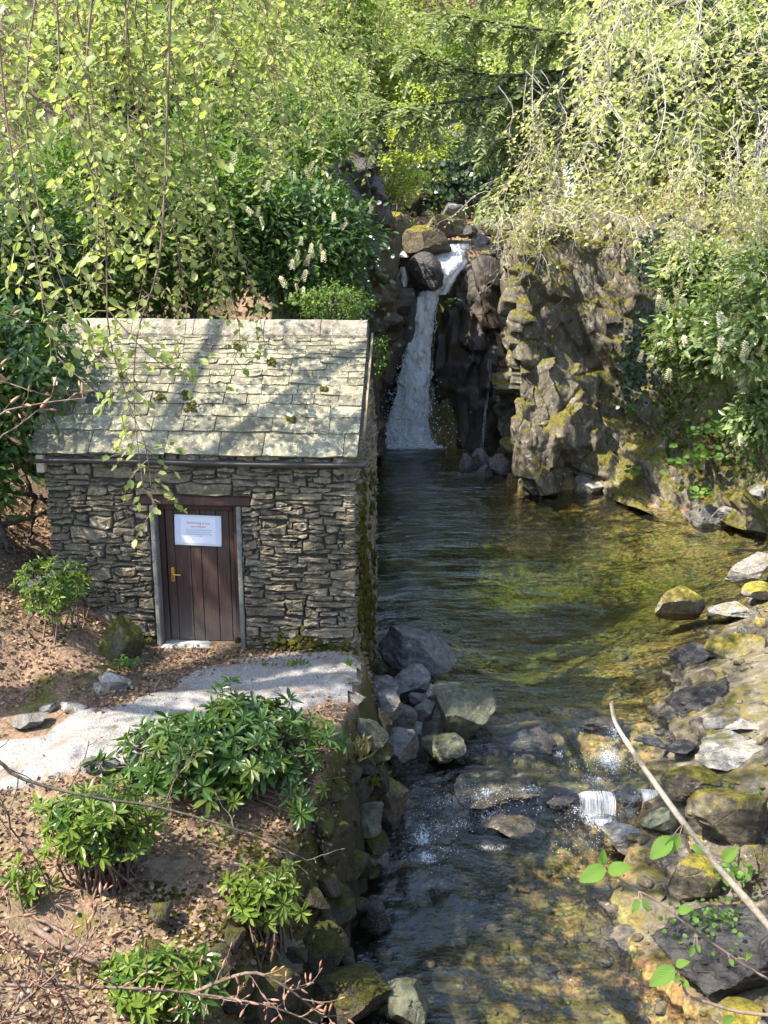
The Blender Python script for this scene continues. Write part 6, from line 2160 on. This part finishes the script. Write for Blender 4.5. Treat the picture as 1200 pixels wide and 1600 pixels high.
def big_leaf(seed, w=.62, curl=.25):
    rr_ = np.random.default_rng(seed)
    nu, nv = 19, 7
    u = np.linspace(0, 1, nu); v = np.linspace(-1, 1, nv)
    half = w / 2 * np.sin(np.pi * u ** .8) ** .75 * (1 - .25 * u)
    half[-1] = .004; half[0] = .012
    V = np.zeros((nu, nv, 3))
    saw = 1 + .07 * (np.arange(nu) % 2)
    V[:, :, 0] = u[:, None] + .10 * np.abs(v)[None] * half[:, None]
    V[:, :, 1] = half[:, None] * v[None] * np.where(np.abs(v)[None] > .99, saw[:, None], 1)
    V[:, :, 2] = -curl * u[:, None] ** 2 + .14 * np.abs(v)[None] * half[:, None] * 1.6 + .012 * np.sin(62 * (u[:, None] - .5 * np.abs(v)[None] * .3)) + .02 * rr_.normal() * v[None] * u[:, None]
    return mesh_np('leaf', V.reshape(-1, 3), grid_faces(nu, nv), True, {'u': np.repeat(u, nv), 'v': np.tile(v, nu)})


BLM = [big_leaf(k, .60 + .05 * k, .15 + .1 * k) for k in range(3)]


def shoot(name, label, q, r0, r1, leaves_, mat, cat='branch', knots=()):
    pl = px_line(*q, n=40)
    root = empty(name, tuple(pl[0]), label, cat)
    rad = np.linspace(r0, r1, 40)
    for kx in knots: rad = rad * (1 + .22 * np.exp(-((np.linspace(0, 1, 40) - kx) / .012) ** 2))
    attach(root, tube_obj('stem', [(pl, rad)], M[mat], None, 10))
    for (px, py, Yd, tx, ty, size, face, k) in leaves_:
        p = at(px, py, Yd)
        tip = at(tx, ty, Yd - .02)
        D = unit(tip - p)
        Lm = np.linalg.norm(tip - p)
        U = np.array(face, float)
        Yv = unit(np.cross(U, D)); Zv = np.cross(D, Yv)
        m4 = Matrix(((D[0], Yv[0], Zv[0], p[0]), (D[1], Yv[1], Zv[1], p[1]), (D[2], Yv[2], Zv[2], p[2]), (0, 0, 0, 1)))
        o = link('leaf', BLM[k], M['hazel'])
        o.parent = root
        o.matrix_local = Matrix.Translation(-Vector(root.location)) @ m4 @ Matrix.Diagonal((Lm, Lm * size, Lm, 1))
        i = int(np.argmin(np.linalg.norm(pl - p, axis=1)))
        attach(root, tube_obj('stalk', [(np.array([pl[i], (pl[i] + p) / 2 + [0, 0, .004], p]), np.array([.0016, .0013, .0011]))], M['twig'], None, 5))
    return root


t = NT('hazel_bark')
n_ = t.noise(60, 5, .7)
col = t.ramp(n_, [(.3, (.20, .15, .10)), (.7, (.46, .38, .29))])
tipf = t.rng(t.n('SeparateXYZ', None, {0: t.pos()}, 0), .60, .66, 1, 0)
M['hazel_bark'] = t.done(t.principled(Base_Color=t.mix(tipf, col, (.30, .11, .07)), Roughness=.7, Normal=t.bump(n_, .4, .004)))
F1 = (0, -.6, .8)
shoot('hazel_shoot', 'thick bare hazel shoot with reddish tip slanting over the stream', [(1345, 1900, 2.35), (1330, 1720, 2.42), (1275, 1545, 2.5), (1200, 1446, 2.55), (1120, 1352, 2.6), (1060, 1275, 2.6), (1010, 1205, 2.65), (985, 1168, 2.65), (962, 1130, 2.7), (955, 1097, 2.7)], .0125, .0052,
      [(1050, 1308, 2.55, 1015, 1342, 1.0, F1, 0), (1062, 1304, 2.55, 1036, 1340, .8, (.3, -.8, .5), 1), (1082, 1322, 2.55, 1100, 1334, 1.0, F1, 2), (1130, 1345, 2.55, 1150, 1325, .9, F1, 1)], 'hazel_bark', knots=(.2, .38, .55, .73, .8))
shoot('hazel_shoot', 'slim hazel shoot with serrated green leaves over the shallows', [(1370, 1900, 2.2), (1350, 1700, 2.25), (1290, 1570, 2.3), (1200, 1530, 2.3), (1130, 1485, 2.32), (1080, 1450, 2.33), (1030, 1410, 2.35), (985, 1385, 2.36), (950, 1360, 2.38), (935, 1345, 2.4)], .0044, .0021,
      [(946, 1356, 2.36, 905, 1376, 1.05, F1, 0), (950, 1362, 2.36, 984, 1352, 1.0, F1, 1), (940, 1350, 2.38, 944, 1334, .8, F1, 2), (998, 1405, 2.33, 988, 1428, .9, F1, 0), (1004, 1404, 2.33, 1015, 1425, .9, F1, 1), (1060, 1425, 2.31, 1078, 1418, .9, F1, 2), (1084, 1478, 2.3, 1078, 1496, 1.0, (.3, -.8, .5), 0), (1090, 1476, 2.3, 1094, 1488, .8, F1, 1), (1140, 1498, 2.28, 1146, 1508, 1.0, F1, 2), (1168, 1500, 2.28, 1172, 1490, 1.0, F1, 1)], 'twig', knots=(.5, .7))
shoot('hazel_shoot', 'short lower hazel shoot with drooping young leaves at lower right', [(1380, 1900, 2.05), (1360, 1700, 2.08), (1290, 1592, 2.1), (1200, 1586, 2.1), (1150, 1580, 2.12), (1110, 1568, 2.13), (1075, 1555, 2.14), (1066, 1535, 2.15), (1055, 1515, 2.16)], .0058, .0026,
      [(1054, 1512, 2.14, 1014, 1540, 1.0, F1, 0), (1056, 1508, 2.14, 1074, 1502, .9, F1, 1), (1066, 1534, 2.13, 1076, 1540, 1.1, F1, 2), (1062, 1525, 2.13, 1056, 1532, .9, F1, 1), (1145, 1588, 2.1, 1130, 1600, 1.0, F1, 0)], 'twig', knots=(.6,))
